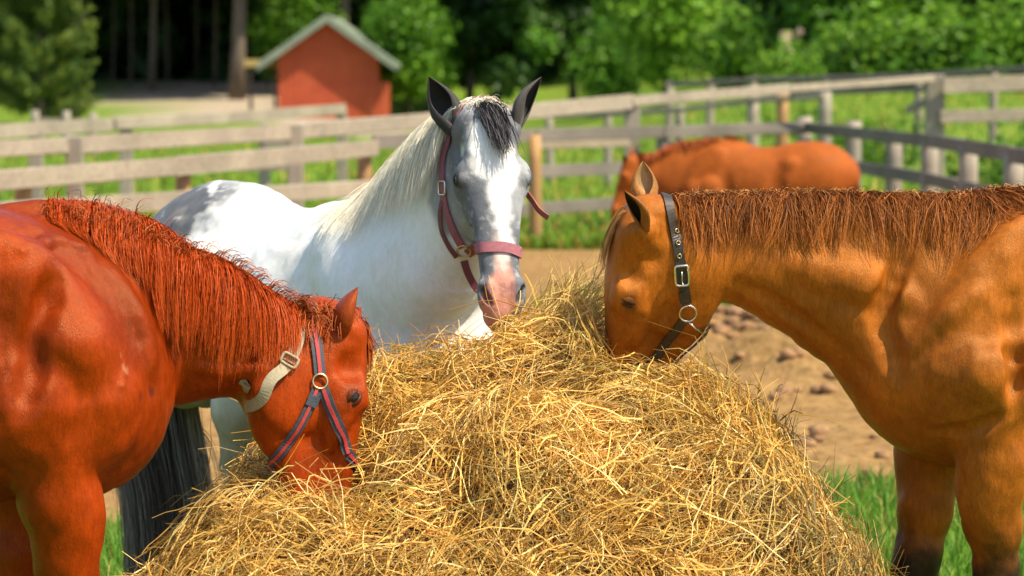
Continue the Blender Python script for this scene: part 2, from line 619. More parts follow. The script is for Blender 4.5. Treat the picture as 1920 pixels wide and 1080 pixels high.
# ------------------------------------------------------------------ horse anatomy
def build_horse(spec, h):
    """returns sdf and frames. spec: pos (ground under withers), fwd (x,y), s scale, neck stations, head frame"""
    S = spec['s']
    f2 = nrm(np.array([*spec['fwd'], 0.0])); l2 = np.array([-f2[1], f2[0], 0.0]); up = np.array([0, 0, 1.0])
    pos = np.array(spec['pos'], float)
    def B(x, y, z): return pos + S * (x * f2 + y * l2 + z * up)
    RB = np.stack([f2, l2, up])
    poll = np.array(spec['poll'], float); a = nrm(spec['a']); f = np.array(spec['f'], float)
    f = nrm(f - a * (f @ a)); lat = np.cross(f, a)      # lat: one side of the head
    HS = spec.get('hs', S)
    def Hd(x, y, z): return poll + HS * (x * a + y * f + z * lat)
    RH = np.stack([a, f, lat])
    neck = spec['neck']
    pts = [B(-1.5, -.35, 0), B(-1.5, .35, 0), B(.5, -.35, 1.75), B(.5, .35, 1.75), Hd(.75, 0, 0), Hd(0, .1, .2), Hd(0, .1, -.2), Hd(.3, -.35, 0)] + [n[0] for n in neck] + [n[1] for n in neck]
    pts = np.array(pts)
    lo, hi = pts.min(0) - 0.10, pts.max(0) + 0.10
    lo[2] = -0.02
    g = SDF(lo, hi, h)
    # trunk
    tr = spec.get('trunk') or [(.36, 1.03, .13, .13), (.26, 1.08, .25, .20), (.10, 1.16, .355, .24), (-.10, 1.20, .39, .265), (-.35, 1.18, .345, .305),
          (-.6, 1.185, .335, .315), (-.85, 1.25, .325, .295), (-1.05, 1.275, .285, .265), (-1.24, 1.22, .20, .17)]
    g.loft([(B(x, 0, zc), up, l2, S * hz, S * wy, -0.18) for x, zc, hz, wy in tr], k=0.04, sub=3)
    # neck
    st = []
    for i, (tp, bt, hw) in enumerate(neck):
        c = (tp + bt) / 2; u = tp - bt
        c0 = (neck[max(i - 1, 0)][0] + neck[max(i - 1, 0)][1]) / 2; c1 = (neck[min(i + 1, len(neck) - 1)][0] + neck[min(i + 1, len(neck) - 1)][1]) / 2
        st.append((c, u, np.cross(c1 - c0, u), np.linalg.norm(u) / 2, hw, -0.28))
    g.loft(st, k=spec.get('kneck', .06), sub=3)
    # shoulders, chest, legs
    LS = spec.get('legs', {})
    for sg in (-1, 1):
        g.ell(B(.13, sg * spec.get('scap', .172), 1.28), np.stack([nrm(B(.30, sg * .20, 1.05) - B(-.03, sg * .13, 1.52)), l2, np.cross(nrm(B(.30, sg * .20, 1.05) - B(-.03, sg * .13, 1.52)), l2)]), np.array([.30, .078, .125]) * S, k=0.05)
        g.ell(B(spec.get('shx', .22), sg * .185, 1.06), RB, np.array([.115, .095, .14]) * S, k=0.045)
        g.ell(B(spec.get('trx', .06), sg * .228, 1.10), RB, np.array([.140, .090, .150]) * S, k=0.022)
        g.ell(B(spec.get('pecx', .27), sg * .085, spec.get('pecz', .98)), RB, np.array([.10, .088, .125]) * S, k=0.05)
        g.cap(B(.06, sg * .150, 1.40), B(.25, sg * .215, 1.12), .030 * S, .045 * S, k=0.06)
        tq = spec.get('trx', .06) - .06
        g.cap(B(-.095 + tq, sg * .300, 1.30), B(-.105 + tq, sg * .300, 1.00), .034 * S, .034 * S, k=0.05, op='s')
        g.cap(B(-.05, sg * .285, 1.325), B(.17, sg * .300, 1.20), .020 * S, .020 * S, k=0.045, op='s')
        g.cap(B(.02, sg * .285, .955), B(.16, sg * .285, .93), .020 * S, .020 * S, k=0.03, op='s')
        # front leg
        ox = LS.get(('f', sg), 0.0); lx = LS.get('fx', 0.0)
        ch = [(.05, .185, 1.0), (.055 + ox * .25, .180, .86), (.075 + ox * .6, .165, .68), (.085 + ox * .9, .152, .56), (.092 + ox, .15, .50), (.088 + ox, .15, .43), (.085 + ox * 1.05, .148, .30), (.085 + ox * 1.1, .148, .17), (.115 + ox * 1.1, .148, .09), (.13 + ox * 1.1, .148, .055)]
        ra = [.105, .095, .075, .058, .059, .050, .036, .042, .036, .05]
        q = [B(x + lx, sg * y, z) for x, y, z in ch]
        g.chain(q, [r * S for r in ra], k=0.03)
        g.ell(B(.085 + lx + ox * .35, sg * .198, .81), RB, np.array([.085, .062, .15]) * S, k=0.03)
        g.cap(B(.135 + lx + ox * 1.1, sg * .148, .055), B(.15 + lx + ox * 1.1, sg * .148, .03), .052 * S, .062 * S, k=0.01)
        # hind leg
        oh = LS.get(('h', sg), 0.0)
        g.ell(B(-.96, sg * .165, 1.14), RB, np.array([.26, .125, .32]) * S, k=0.06)
        g.ell(B(-.78, sg * .185, 1.0), RB, np.array([.13, .09, .16]) * S, k=0.05)
        g.ell(B(-1.17, sg * .11, 1.15), RB, np.array([.11, .10, .24]) * S, k=0.05)
        ch = [(-.80, .17, 1.0), (-.90 + oh * .3, .165, .86), (-1.02 + oh * .7, .15, .70), (-1.11 + oh * .9, .142, .60), (-1.115 + oh, .14, .52), (-1.10 + oh, .14, .34), (-1.085 + oh, .14, .18), (-1.05 + oh, .14, .09), (-1.03 + oh, .14, .055)]
        ra = [.13, .105, .074, .055, .052, .038, .043, .037, .05]
        hx = LS.get('hx', 0.0)
        if hx: ch = [(x + hx, y, z) for x, y, z in ch]
        oh = oh + hx
        g.chain([B(x, sg * y, z) for x, y, z in ch], [r * S for r in ra], k=0.03)
        g.cap(B(-1.165 + oh * .9, sg * .14, .635), B(-1.15 + oh, sg * .14, .54), .03 * S, .032 * S, k=0.03)
        g.cap(B(-.98 + oh * .6, sg * .15, .82), B(-1.16 + oh * .9, sg * .142, .64), .05 * S, .026 * S, k=0.04)
        g.cap(B(-1.03 + oh, sg * .14, .055), B(-1.01 + oh, sg * .14, .03), .052 * S, .06 * S, k=0.01)
        # hip point and flank hollow
        g.ell(B(-.72, sg * .235, 1.36), RB, np.array([.07, .05, .06]) * S, k=0.06)
        g.ell(B(-.60, sg * .33, 1.12), RB, np.array([.06, .05, .16]) * S, k=0.08, op='s')
    # head
    up_st = [(-.008, -.055, -.15, .040), (.025, -.014, -.16, .068), (.08, .010, -.16, .088), (.15, .016, -.15, .097), (.215, .012, -.14, .098), (.28, .004, -.125, .083), (.35, -.002, -.12, .074), (.42, -.006, -.115, .067), (.49, -.009, -.11, .062), (.55, -.014, -.11, .061), (.60, -.03, -.12, .054), (.635, -.06, -.115, .036)]
    g.loft([(Hd(x, (t + b) / 2, 0), f, lat, HS * (t - b) / 2, HS * w, 0.10) for x, t, b, w in up_st], k=0.035, sub=3, power=2.5)
    jw = [(.07, -.10, -.20, .06), (.13, -.10, -.255, .066), (.20, -.10, -.285, .066), (.27, -.10, -.268, .056), (.34, -.09, -.215, .046), (.42, -.08, -.178, .042), (.50, -.08, -.162, .042), (.56, -.08, -.16, .042), (.605, -.10, -.155, .035)]
    g.loft([(Hd(x, (t + b) / 2, 0), f, lat, HS * (t - b) / 2, HS * w, 0.0) for x, t, b, w in jw], k=0.035, sub=3)
    for sg in (-1, 1):
        def He(x, y, z): return Hd(x, y, sg * z)
        hr = lambda *r: np.array(r) * HS
        g.ell(He(.175, -.175, .052), RH, hr(.125, .112, .034), k=0.03)
        g.cap(He(.235, -.078, .088), He(.37, -.078, .060), .013 * HS, .009 * HS, k=0.03)
        g.ell(He(.202, -.046, .088), RH, hr(.046, .038, .026), k=0.03)
        g.cap(He(.160, -.026, .086), He(.215, -.010, .092), .014 * HS, .012 * HS, k=0.025)
        g.ell(He(.125, -.040, .104), RH, hr(.034, .026, .02), k=0.035, op='s')
        g.ell(He(.44, -.075, .070), RH, hr(.09, .022, .012), k=0.04, op='s')
        # eye opening between lids
        pass
        # nostrils and lips
        g.ell(He(.555, -.048, .044), RH, hr(.042, .032, .024), k=0.025)
        tr_ = nrm(a + .15 * f - .30 * sg * lat); dp_ = nrm(.75 * f + .75 * sg * lat); dp_ = nrm(dp_ - tr_ * (dp_ @ tr_)); w_ = np.cross(tr_, dp_)
        RN = np.stack([tr_, dp_, w_])
        g.cap(He(.535, -.012, .040), He(.585, -.028, .032), .009 * HS, .009 * HS, k=0.014)
        g.cap(He(.535, -.030, .060), He(.590, -.055, .056), .010 * HS, .009 * HS, k=0.014)
        g.ell(He(.566, -.026, .049), RN, hr(.030, .026, .0105), k=0.008, op='s')
        g.cap(He(.592, -.118, .052), He(.535, -.112, .056), .005 * HS, .004 * HS, k=0.012, op='s')
        # ear root
        er = spec['ears'][0 if sg < 0 else 1]
        g.cap(He(.035, -.045, .055), He(.035, -.045, .055) * .35 + np.array(er['base']) * .65, .036 * HS, .024 * HS, k=0.04)
    g.ell(Hd(.612, -.085, 0), RH, np.array([.036, .046, .046]) * HS, k=0.025)
    g.ell(Hd(.585, -.148, 0), RH, np.array([.042, .030, .037]) * HS, k=0.02)
    g.loft([(Hd(.605, -.122, z), a, f, .012 * HS, .004 * HS, 0) for z in (-.05 * HS, 0, .05 * HS)], k=0.01) if False else None
    for op_, c_, r_, k_, fr in spec.get('blobs', []):
        R_ = RB if fr == 'B' else RH
        c2 = B(*c_) if fr == 'B' else Hd(*c_)
        g.ell(c2, R_, np.array(r_) * S, k=k_, op=op_)
    return dict(eye=spec.get('eyepos', (.207, -.038, .112)), sink=spec.get('sink', .76), g=g, B=B, Hd=Hd, f2=f2, l2=l2, a=a, f=f, lat=lat, S=S, HS=HS, pos=pos, poll=poll)

def sculpt(g, d0, d1, items):
    """muscle ridges and grooves on the near skin: (op, radius, offset, blend, [line-of-sight pairs])"""
    todo = []
    for op, r, off, k, pts in items:
        todo.append((op, r, k, [g.pick(u, v, d0, d1, off) for u, v in pts]))
    for op, r, k, P in todo:
        if len(P) == 1:
            g.cap(P[0], P[0] + 1e-4, r, r, k, op)
            continue
        P = np.array(P); n = 4 * (len(P) - 1) + 1
        t = np.linspace(0, 1, n)
        Q = np.stack([np.interp(t, np.linspace(0, 1, len(P)), P[:, j]) for j in range(3)], 1)
        rr = r * (.35 + .65 * np.sin(math.pi * np.clip(t, .02, .98)) ** .6)
        for i in range(n - 1):
            g.cap(Q[i], Q[i + 1], rr[i], rr[i + 1], k * .7, op)

def ear_mesh(base, tip, opening, width, depth=0.55):
    """a horse's ear: a pointed cupped leaf with an inner and an outer skin"""
    base, tip, o = np.array(base), np.array(tip), np.array(opening)
    ax = nrm(tip - base); o = nrm(o - ax * (o @ ax)); sd = np.cross(ax, o)
    Lh = np.linalg.norm(tip - base)
    tab_t = [0, .12, .25, .4, .55, .7, .82, .92, 1.0]
    tab_w = [.50, .70, .90, 1.0, .93, .74, .50, .25, .03]
    nt, na = 18, 13
    V, inn = [], []
    for i in range(nt):
        t = i / (nt - 1)
        wd = width / 2 * np.interp(t, tab_t, tab_w)
        open_ = np.interp(t, [0, .2, .4, .62, 1], [0.0, 0.15, 1.2, 2.05, 2.25])
        amax = math.pi - open_ * 0.42
        c = base + ax * (t * Lh) + o * (0.09 * Lh * math.sin(t * math.pi) * -1 + 0.06 * Lh * t * t)
        th = 0.0045
        for layer in (0, 1):
            for k in range(na):
                ph = (k / (na - 1) * 2 - 1) * amax
                if layer: ph = -ph
                r = max(wd - (th if layer else 0), 0.0006)
                V.append(c + sd * (math.sin(ph) * r) + o * (-math.cos(ph) * r * depth + wd * 0.1))
                inn.append(layer)
    m = 2 * na
    F = []
    for i in range(nt - 1):
        for k in range(m):
            F.append((i * m + k, i * m + (k + 1) % m, (i + 1) * m + (k + 1) % m, (i + 1) * m + k))
    return np.array(V), np.array(F), np.array(inn)

def strap(mb, g, pts, width, off=0.004, thick=0.004, step=0.008, project=True, edges=None):
    """flat band laid over the skin through pts"""
    pts = np.array(pts, float)
    seg = np.linalg.norm(np.diff(pts, axis=0), axis=1); cum = np.concatenate([[0], np.cumsum(seg)])
    n = max(4, int(cum[-1] / step))
    t = np.linspace(0, cum[-1], n)
    P = np.stack([np.interp(t, cum, pts[:, i]) for i in range(3)], 1)
    for _ in range(6):
        P[1:-1] = (P[:-2] + 2 * P[1:-1] + P[2:]) / 4
    if project:
        P = g.project(P, off)
        for _ in range(3):
            P[1:-1] = (P[:-2] + 2 * P[1:-1] + P[2:]) / 4
    Nn = g.grad(P)
    T = nrm(np.gradient(P, axis=0))
    Sd = nrm(np.cross(T, Nn)); Nn = nrm(np.cross(Sd, T))
    V = []
    for sx, sn in ((-1, 1), (1, 1), (1, -1), (-1, -1)):
        V.append(P + Sd * (sx * width / 2) + Nn * (sn * thick / 2))
    V = np.stack(V, 1).reshape(-1, 3)
    F = []
    for i in range(n - 1):
        for k in range(4):
            F.append((i * 4 + k, i * 4 + (k + 1) % 4, (i + 1) * 4 + (k + 1) % 4, (i + 1) * 4 + k))
    F.append((3, 2, 1, 0)); F.append(tuple((n - 1) * 4 + k for k in range(4)))
    mb.add(V, F)
    return P, T, Nn, Sd

def ring_mesh(mb, c, n, r, tr, seg=24, sq=None):
    """a wire ring (or a rounded rectangle when sq = (half width, half height, axis))"""
    c, n = np.array(c), nrm(n)
    if sq is None:
        a = nrm(np.cross(n, [0.1, 0.3, 1.0])); b = np.cross(n, a)
        P = [c + r * (math.cos(2 * math.pi * i / seg) * a + math.sin(2 * math.pi * i / seg) * b) for i in range(seg + 1)]
    else:
        hw, hh, axv = sq
        b = nrm(axv - n * (axv @ n)); a = np.cross(b, n)
        P = []
        for i in range(seg + 1):
            t = 2 * math.pi * i / seg
            ct, st_ = math.cos(t), math.sin(t)
            P.append(c + a * hw * np.sign(ct) * abs(ct) ** 0.35 + b * hh * np.sign(st_) * abs(st_) ** 0.35)
    P = np.array(P)
    mb.tube(P, tr, 6, cap=False)

EYE = (.207, -.038, .0895)
def eye_seat(H, sg, r):
    EYE = H['eye']
    p = H['g'].project(np.array(H['Hd'](EYE[0], EYE[1], sg * EYE[2])), 0.0, 6)
    n = nrm(H['g'].grad(p) * .7 + .3 * nrm(.5 * H['f'] + .87 * sg * H['lat']))
    return p - n * r * H['HS'] * H['sink'], n
def lids(H, sg, up, low, rot=30, r=.0255):
    """the two lids of one eye as thin shells round the eyeball; up/low: how far each edge stands from the middle, in radians"""
    c, n = eye_seat(H, sg, r)
    e1 = math.cos(math.radians(rot)) * H['a'] - math.sin(math.radians(rot)) * H['f']
    e1 = nrm(e1 - n * (e1 @ n)); e2 = np.cross(n, e1)
    if e2 @ (H['f'] * math.cos(math.radians(rot)) - H['a'] * math.sin(math.radians(rot))) < 0: e2 = -e2
    R = r * H['HS']
    V, F, rim = [], [], []
    nu, nv = 25, 9
    for s_, edge in ((1, up), (-1, -low)):
        b0 = len(V)
        for i in range(nv):
            for k in range(nu):
                th = (k / (nu - 1) * 2 - 1) * 1.25
                op = edge * max(0.0, 1 - (th / 1.05) ** 2) if abs(th) < 1.05 else 0.0
                t = i / (nv - 1)
                ph = op + (s_ * 1.45 - op) * t
                rr = R * (1.10 if i == 0 else 1.16 if i == 1 else 1.12 - .12 * t)
                if i == 0: rr = R * 1.0
                V.append(c + rr * (n * math.cos(th) * math.cos(ph) + e1 * math.sin(th) * math.cos(ph) + e2 * math.sin(ph)))
                rim.append(1.0 if i <= 1 else .45 if i == 2 else .12 if i == 3 else 0.0)
        for i in range(nv - 1):
            for k in range(nu - 1):
                f = (b0 + i * nu + k, b0 + i * nu + k + 1, b0 + (i + 1) * nu + k + 1, b0 + (i + 1) * nu + k)
                F.append(f if s_ > 0 else f[::-1])
    return np.array(V), np.array(F), np.array(rim)

def eyes(H, root, loc, side=(-1, 1), r=0.0245):
    for sg in side:
        c, _n = eye_seat(H, sg, .0255)
        mb = MB()
        V, F = [], []
        nu, nv = 16, 10
        R = r * H['HS']
        for i in range(nv + 1):
            th = math.pi * i / nv
            for k in range(nu):
                ph = 2 * math.pi * k / nu
                V.append(c + R * np.array([math.sin(th) * math.cos(ph), math.sin(th) * math.sin(ph), math.cos(th)]))
        for i in range(nv):
            for k in range(nu):
                F.append((i * nu + k, (i + 1) * nu + k, (i + 1) * nu + (k + 1) % nu, i * nu + (k + 1) % nu))
        mb.add(V, F)
        mb.build('eye', M['eye'], root, loc, smooth=True)
#PART3
# ------------------------------------------------------------------ the horses
def finish_body(H, spec, root, mat, colour, h):
    V, Q = H['g'].mesh()
    if h < .01:
        qq = (V - H['poll']) / H['HS']; ah = qq @ H['a']
        wd_ = np.where((ah > -.02) & (np.linalg.norm(qq - .3 * H['a'], axis=1) < .42), .3, 1.0)
        V = V + H['g'].grad(V) * (((fbm(V, 7, 61, 3) - .5) * .020 + (fbm(V * np.array([1, 1, .55]), 21, 62, 2) - .5) * .008) * wd_)[:, None]
    col = colour(V)
    Fs = [Q]; Vs = [V]; Cs = [col]; n = len(V)
    for er in spec['ears']:
        ev, ef, inn = ear_mesh(er['base'], er['tip'], er['open'], er['w'], er.get('depth', .55))
        c = np.where(inn[:, None] > 0, np.array(er['cin'])[None], np.array(er['cout'])[None])
        c = c * (0.75 + 0.5 * fbm(ev, 60, 5)[:, None])
        Vs.append(ev); Fs.append(ef + n); Cs.append(c); n += len(ev)
    for sg in (-1, 1):
        ev, ef, rim = lids(H, sg, *spec.get('lid', (.45, .35, 30)))
        c = colour(ev)
        c = c * (1 - .75 * rim[:, None]) + np.array([.02, .014, .012]) * .75 * rim[:, None]
        Vs.append(ev); Fs.append(ef + n); Cs.append(c); n += len(ev)
    body = mesh_np('body', np.concatenate(Vs), np.concatenate(Fs), mat, root, tuple(root.location), np.concatenate(Cs))
    nf = spec.get('fur', 0)
    if nf:
        G = H['g'].grad(V)
        to = nrm(np.array([0, 0, CAM_H]) - V)
        dpt = V[:, 1]
        uu = 960 + FPX * V[:, 0] / dpt
        ok = np.where(((G * to).sum(1) > -.12) & (uu > -160) & (uu < 2080) & (V[:, 2] > .45))[0]
        k = RNG.choice(ok, nf * 2)
        q = (V[k] - H['poll']) / H['HS']
        k = k[np.linalg.norm(q - .3 * H['a'] + .1 * H['f'], axis=1) > .40][:nf]; nf = len(k)
        q = (V[k] - H['poll']) / H['HS']
        ah = q @ H['a']
        onhead = (np.linalg.norm(q - .3 * H['a'] + .1 * H['f'], axis=1) < .40)
        flow = np.where(onhead[:, None], H['a'][None], nrm(-.55 * H['f2'] + np.array([0, 0, -.75]))[None])
        nn = G[k]
        sw = fbm(V[k], 5, 66, 2)[:, None] - .5
        t_ = nrm(flow - nn * (flow * nn).sum(1, keepdims=True) + np.cross(nn, flow) * sw * 1.4 + RNG.normal(0, .10, (nf, 3)))
        ln = (RNG.uniform(.006, .012, nf))[:, None]
        p0 = V[k] + RNG.normal(0, .003, (nf, 3)); p0 = H['g'].project(p0, .0005, 1) + (V[k] - H['g'].project(V[k], 0, 1))
        P = np.stack([p0, p0 + t_ * ln * .5 + nn * ln * .05, p0 + t_ * ln + nn * ln * .08], 1)
        c = colour(p0) * RNG.uniform(.88, 1.14, (nf, 1))
        r = .0007 * RNG.uniform(.7, 1.2, (nf, 1)) * np.array([[1, .85, .25]])
        V2, F2, C2 = strands_mesh(P, r, np.repeat(c[:, None], 3, 1), 2, nn[:, None])
        tag(mesh_np('coat_hair', V2, F2, M['hair'], root, tuple(root.location), C2), kind='stuff')
    return body

def crest_points(neck, t):
    tp = np.array([n[0] for n in neck]); bt = np.array([n[1] for n in neck])
    k = np.linspace(0, 1, len(tp))
    top = np.stack([np.interp(t, k, tp[:, i]) for i in range(3)], 1)
    bot = np.stack([np.interp(t, k, bt[:, i]) for i in range(3)], 1)
    e = 0.01
    tan = nrm(np.stack([np.interp(np.clip(t + e, 0, 1), k, tp[:, i]) - np.interp(np.clip(t - e, 0, 1), k, tp[:, i]) for i in range(3)], 1))
    return top, nrm(top - bot), tan

def cj(n, clump, s):
    return np.repeat(RNG.normal(0, s, n // clump + 1), clump)[:n][:, None]
def hair_part(name, root, P, r0, cols_root, cols_tip, var=0.25, clump=0, rt=0.25, nside=2):
    n, k, _ = P.shape
    t = np.linspace(0, 1, k)
    if clump:
        order = np.arange(n)
        lead = (order // clump) * clump
        w = (t ** 1.3 * 0.6)[None, :, None]
        P = P * (1 - w) + P[lead] * w
    cf = np.repeat(RNG.uniform(.55, 1.5, n // max(clump, 1) + 1), max(clump, 1))[:n][:, None, None] if clump else 1.0
    cr, ct = np.array(cols_root), np.array(cols_tip)
    mixv = RNG.random((n, 1, 1)) * 0.5
    base = cr[None, None] * (1 - t[None, :, None]) + ct[None, None] * t[None, :, None]
    base = base * (1 - mixv) + ct[None, None] * mixv * RNG.choice([0.35, 1.0, 1.15], size=(n, 1, 1))
    col = base * (1 + RNG.uniform(-var, var, (n, 1, 1))) * (1 + (cf - 1) * min(1.0, var * 2.2))
    r = r0 * (1 - (1 - rt) * t)[None, :] * RNG.uniform(.7, 1.3, (n, 1))
    V, F, Cc = strands_mesh(P, r, np.broadcast_to(col, (n, k, 3)), nside)
    return mesh_np(name, V, F, M['hair'], root, tuple(root.location), Cc)

HRES = 0.0068

# ---- the golden brown horse on the right ------------------------------------
def make_gold():
    d0 = 8.0
    D = lambda u, v, d=d0: W(u, v, d)
    neck = [(D(1990, 385, 8.06), D(1780, 850, 8.06), .18), (D(1850, 381, 8.03), D(1700, 800, 8.03), .150), (D(1715, 374), D(1622, 722), .120),
            (D(1580, 370), D(1502, 642), .105), (D(1430, 368), D(1418, 582), .094), (D(1310, 372), D(1362, 554, 7.98), .084), (D(1250, 384, 7.97), D(1318, 530, 7.98), .078)]
    spec = dict(pos=(1.385, 8.06, 0), fwd=(-1, -.20), s=1.0, poll=D(1160, 398, 7.93), a=(-.10, .22, -.96), f=(-1, -.05, .1), hs=1.05, neck=neck, trx=.115, lid=(-.16, .19, 72), sink=.94, pecz=1.03, pecx=.20, shx=.19, trunk=[(.31, 1.06, .12, .12), (.23, 1.11, .235, .20), (.10, 1.165, .35, .24), (-.10, 1.20, .385, .265), (-.35, 1.18, .345, .305), (-.6, 1.185, .335, .315), (-.85, 1.25, .325, .295), (-1.05, 1.275, .285, .265), (-1.24, 1.22, .20, .17)],
                legs={('f', -1): .05, ('f', 1): -.085, 'fx': .075},
                ears=[dict(base=D(1214, 385, 8.03), tip=D(1204, 303, 8.06), open=(.25, -1, .1), w=.080, depth=.42, cin=(.42, .25, .11), cout=(.30, .12, .03)),
                      dict(base=D(1210, 432, 7.84), tip=D(1174, 354, 7.77), open=(-.7, -.7, .0), w=.068, depth=.42, cin=(.035, .018, .01), cout=(.22, .08, .018))])
    H = build_horse(spec, HRES)
    g = H['g']
    sculpt(g, 7.4, 8.6, [('u', .032, -.020, .04, [(1850, 538), (1775, 590), (1702, 662)]), ('u', .075, -.058, .05, [(1838, 705)]), ('u', .045, -.034, .06, [(1470, 490), (1600, 520), (1720, 570)]),
                         ('s', .018, .011, .055, [(1700, 470), (1648, 590), (1685, 705)]), ('s', .015, .009, .035, [(1752, 806), (1820, 806), (1884, 778)]), ('s', .018, .011, .055, [(1896, 560), (1898, 770)]),
                         ('s', .013, .005, .04, [(1385, 530), (1500, 598), (1625, 700)]), ('u', .012, -.007, .02, [(1200, 585), (1165, 650)]), ('s', .020, .012, .03, [(1222, 488)]), ('s', .012, .005, .03, [(1262, 560), (1240, 610)])])
    def colour(V):
        n = fbm(V, 5, 3); n2 = fbm(V, 30, 4)
        c = np.array([.33, .092, .0085])[None] * (0.55 + 0.9 * n)[:, None]
        c = c * (0.9 + .2 * n2)[:, None]
        leg = smoothstep(.67, .52, V[:, 2] + (n2 - .5) * .12 + (n - .5) * .1) * (V[:, 2] < .8)
        c = c * (1 - leg[:, None]) + np.array([.016, .011, .009]) * leg[:, None]
        q = (V - H['poll']) / H['HS']
        aa, ff = q @ H['a'], q @ H['f']
        mz = smoothstep(.46, .58, aa) * (np.abs(q @ H['lat']) < .12) * (aa < .8) * (ff > -.3)
        c = c * (1 - .8 * mz[:, None]) + np.array([.03, .02, .016]) * .8 * mz[:, None]
        eye = np.exp(-(((aa - .206) / .026) ** 2 + ((ff + .047) / .016) ** 2)) * (np.abs(q @ H['lat']) > .06)
        c = c * (1 - .85 * eye[:, None]) + np.array([.02, .012, .01]) * .85 * eye[:, None]
        return c
    root = empty('horse', (1.385, 8.06, 0), 'golden brown horse on the right with black stockings and closed eye, eating hay', 'horse')
    finish_body(H, spec, root, M['coat_gold'], colour, HRES)
    eyes(H, root, tuple(root.location))
    # mane, falling to the near side
    n = 15000
    t = np.sort(RNG.uniform(0.03, 0.985, n))
    top, upv, tan = crest_points(neck, t)
    side = nrm(np.cross(tan, upv)); side = side * np.sign((side * np.array([0, -1.0, 0])).sum(1, keepdims=True))
    roots = g.project(top + side * RNG.normal(0.0, .012, (n, 1)) + tan * RNG.normal(0, .006, (n, 1)), .001)
    clumpn = 20
    drift = (fbm(np.stack([t * 30, t * 0, t * 0], 1), 1.0, 9, 2) - .45)[:, None]
    v0 = side * .8 + upv * (.35 + RNG.normal(0, .15, (n, 1))) + tan * (-.25 + 1.5 * drift + cj(n, clumpn, .32))
    ln = (.150 + .06 * (fbm(np.stack([t * 40, t * 0, t * 0], 1), 1.0, 21, 2) - .5)) * RNG.uniform(.55, 1.2, n) * (1 + cj(n, clumpn, .26)[:, 0])
    ln = ln * np.interp(t, [0, .12, .3, .92, 1], [1.5, 1.2, 1.0, 1.0, .7])
    wd = np.where((t < .2)[:, None], tan * -1.0 * (1 - t[:, None] / .2) + np.array([0, 0, -1.0]) * t[:, None] / .2, np.array([[0, 0, -1.0]]))
    wd = wd + tan * cj(n, clumpn, .14)
    P = hair_march(g, roots, v0, ln, 10, RNG.uniform(.002, .014, n), .40, nrm(wd), wob=.08)
    hair_part('mane', root, P, .00095, (.13, .036, .008), (.34, .105, .016), .4, clumpn)
    # lighter fuzz along the crest
    n = 650
    t = np.sort(RNG.uniform(.05, .95, n)); top, upv, tan = crest_points(neck, t)
    roots = g.project(top + RNG.normal(0, .008, (n, 3)), .0)
    sgn = RNG.normal(0, .5, (n, 1))
    P = hair_march(g, roots, upv + sgn * side[:n] + tan * RNG.normal(-.3, .6, (n, 1)), RNG.uniform(.025, .065, n), 8, RNG.uniform(.006, .02, n), .28, wob=.13)
    hair_part('crest_hair', root, P, .0012, (.22, .075, .02), (.5, .24, .07), .3, 4)
    # forelock over the brow
    n = 260
    p0 = H['Hd'](.0, -.035, 0)
    roots = g.project(np.array([H['Hd'](RNG.uniform(-.01, .05), -.02, RNG.uniform(-.04, .035)) for _ in range(n)]), .002)
    P = hair_march(g, roots, H['a'] * .9 + H['f'] * .22 + RNG.normal(0, .10, (n, 3)) + H['lat'] * .25, RNG.uniform(.06, .15, n), 10, RNG.uniform(.002, .008, n), .35, flow=H['a'][None], wob=.06)
    hair_part('forelock', root, P, .0012, (.34, .13, .035), (.58, .30, .10), .35, 7)
    # tail
    n = 500
    base = H['B'](-1.27, 0, 1.40)
    s_ = np.linspace(0, 1, 10)
    off = RNG.normal(0, 1, (n, 1, 3)) * np.array([.05, .05, .02])
    path = np.stack([H['B'](-1.27 - .10 * math.sin(min(1, x * 2) * 1.5), 0, 1.42 - .95 * x ** 1.1) for x in s_])
    P = path[None] + off * (0.35 + s_[None, :, None] * .9)
    hair_part('tail', root, P, .004, (.05, .02, .01), (.10, .035, .014), .3)

    # halter
    hb = empty('halter', tuple(g.pick(1288, 585, 7.6, 8.4)), 'dark brown leather halter with metal buckle and ring on golden brown horse', 'halter')
    lo = tuple(hb.location)
    pk = lambda u, v, o=.004: g.pick(u, v, 7.5, 8.5, o)
    mb = MB()
    behind = [D(1262, 470, 8.08), D(1252, 410, 8.06), D(1247, 372, 8.0), D(1247, 366, 7.93)]
    pts = [g.project(np.array(q), .004) for q in behind] + [pk(1251, 385), pk(1257, 410), pk(1266, 445), pk(1275, 490), pk(1281, 530), pk(1287, 568)]
    P, T, Nn, Sd = strap(mb, g, pts, .028, .005, .005)
    mb.build('cheek_strap', M['leather'], hb, lo)
    for (u, v) in ((1265, 434), (1270, 457), (1273, 480)):
        c = pk(u, v, .009); mb = MB(); ring_mesh(mb, c, g.grad(c), .0055, .0018, 12); mb.build('eyelet', M['brass'], hb, lo, smooth=True)
    c = pk(1278, 515, .011); mb = MB(); ring_mesh(mb, c, g.grad(c), 0, .0038, 32, (.0185, .028, pk(1278, 490) - pk(1281, 540)))
    up_ = nrm(pk(1277, 495, .011) - pk(1280, 535, .011))
    bk = mb.build('buckle', M['steel'], hb, lo, smooth=True)
    mb = MB(); mb.tube([c - up_ * .026, c + g.grad(c) * .003, c + up_ * .012], .0022, 6); mb.build('prong', M['steel'], bk, lo, smooth=True).location = (0, 0, 0)
    mb = MB(); strap(mb, g, [pk(1282, 545, .008), pk(1285, 566, .008)], .031, .009, .004); mb.build('keeper', M['leather'], hb, lo)
    c = pk(1289, 585, .009); mb = MB(); ring_mesh(mb, c, g.grad(c), .0235, .003, 26); mb.build('ring', M['steel'], hb, lo, smooth=True)
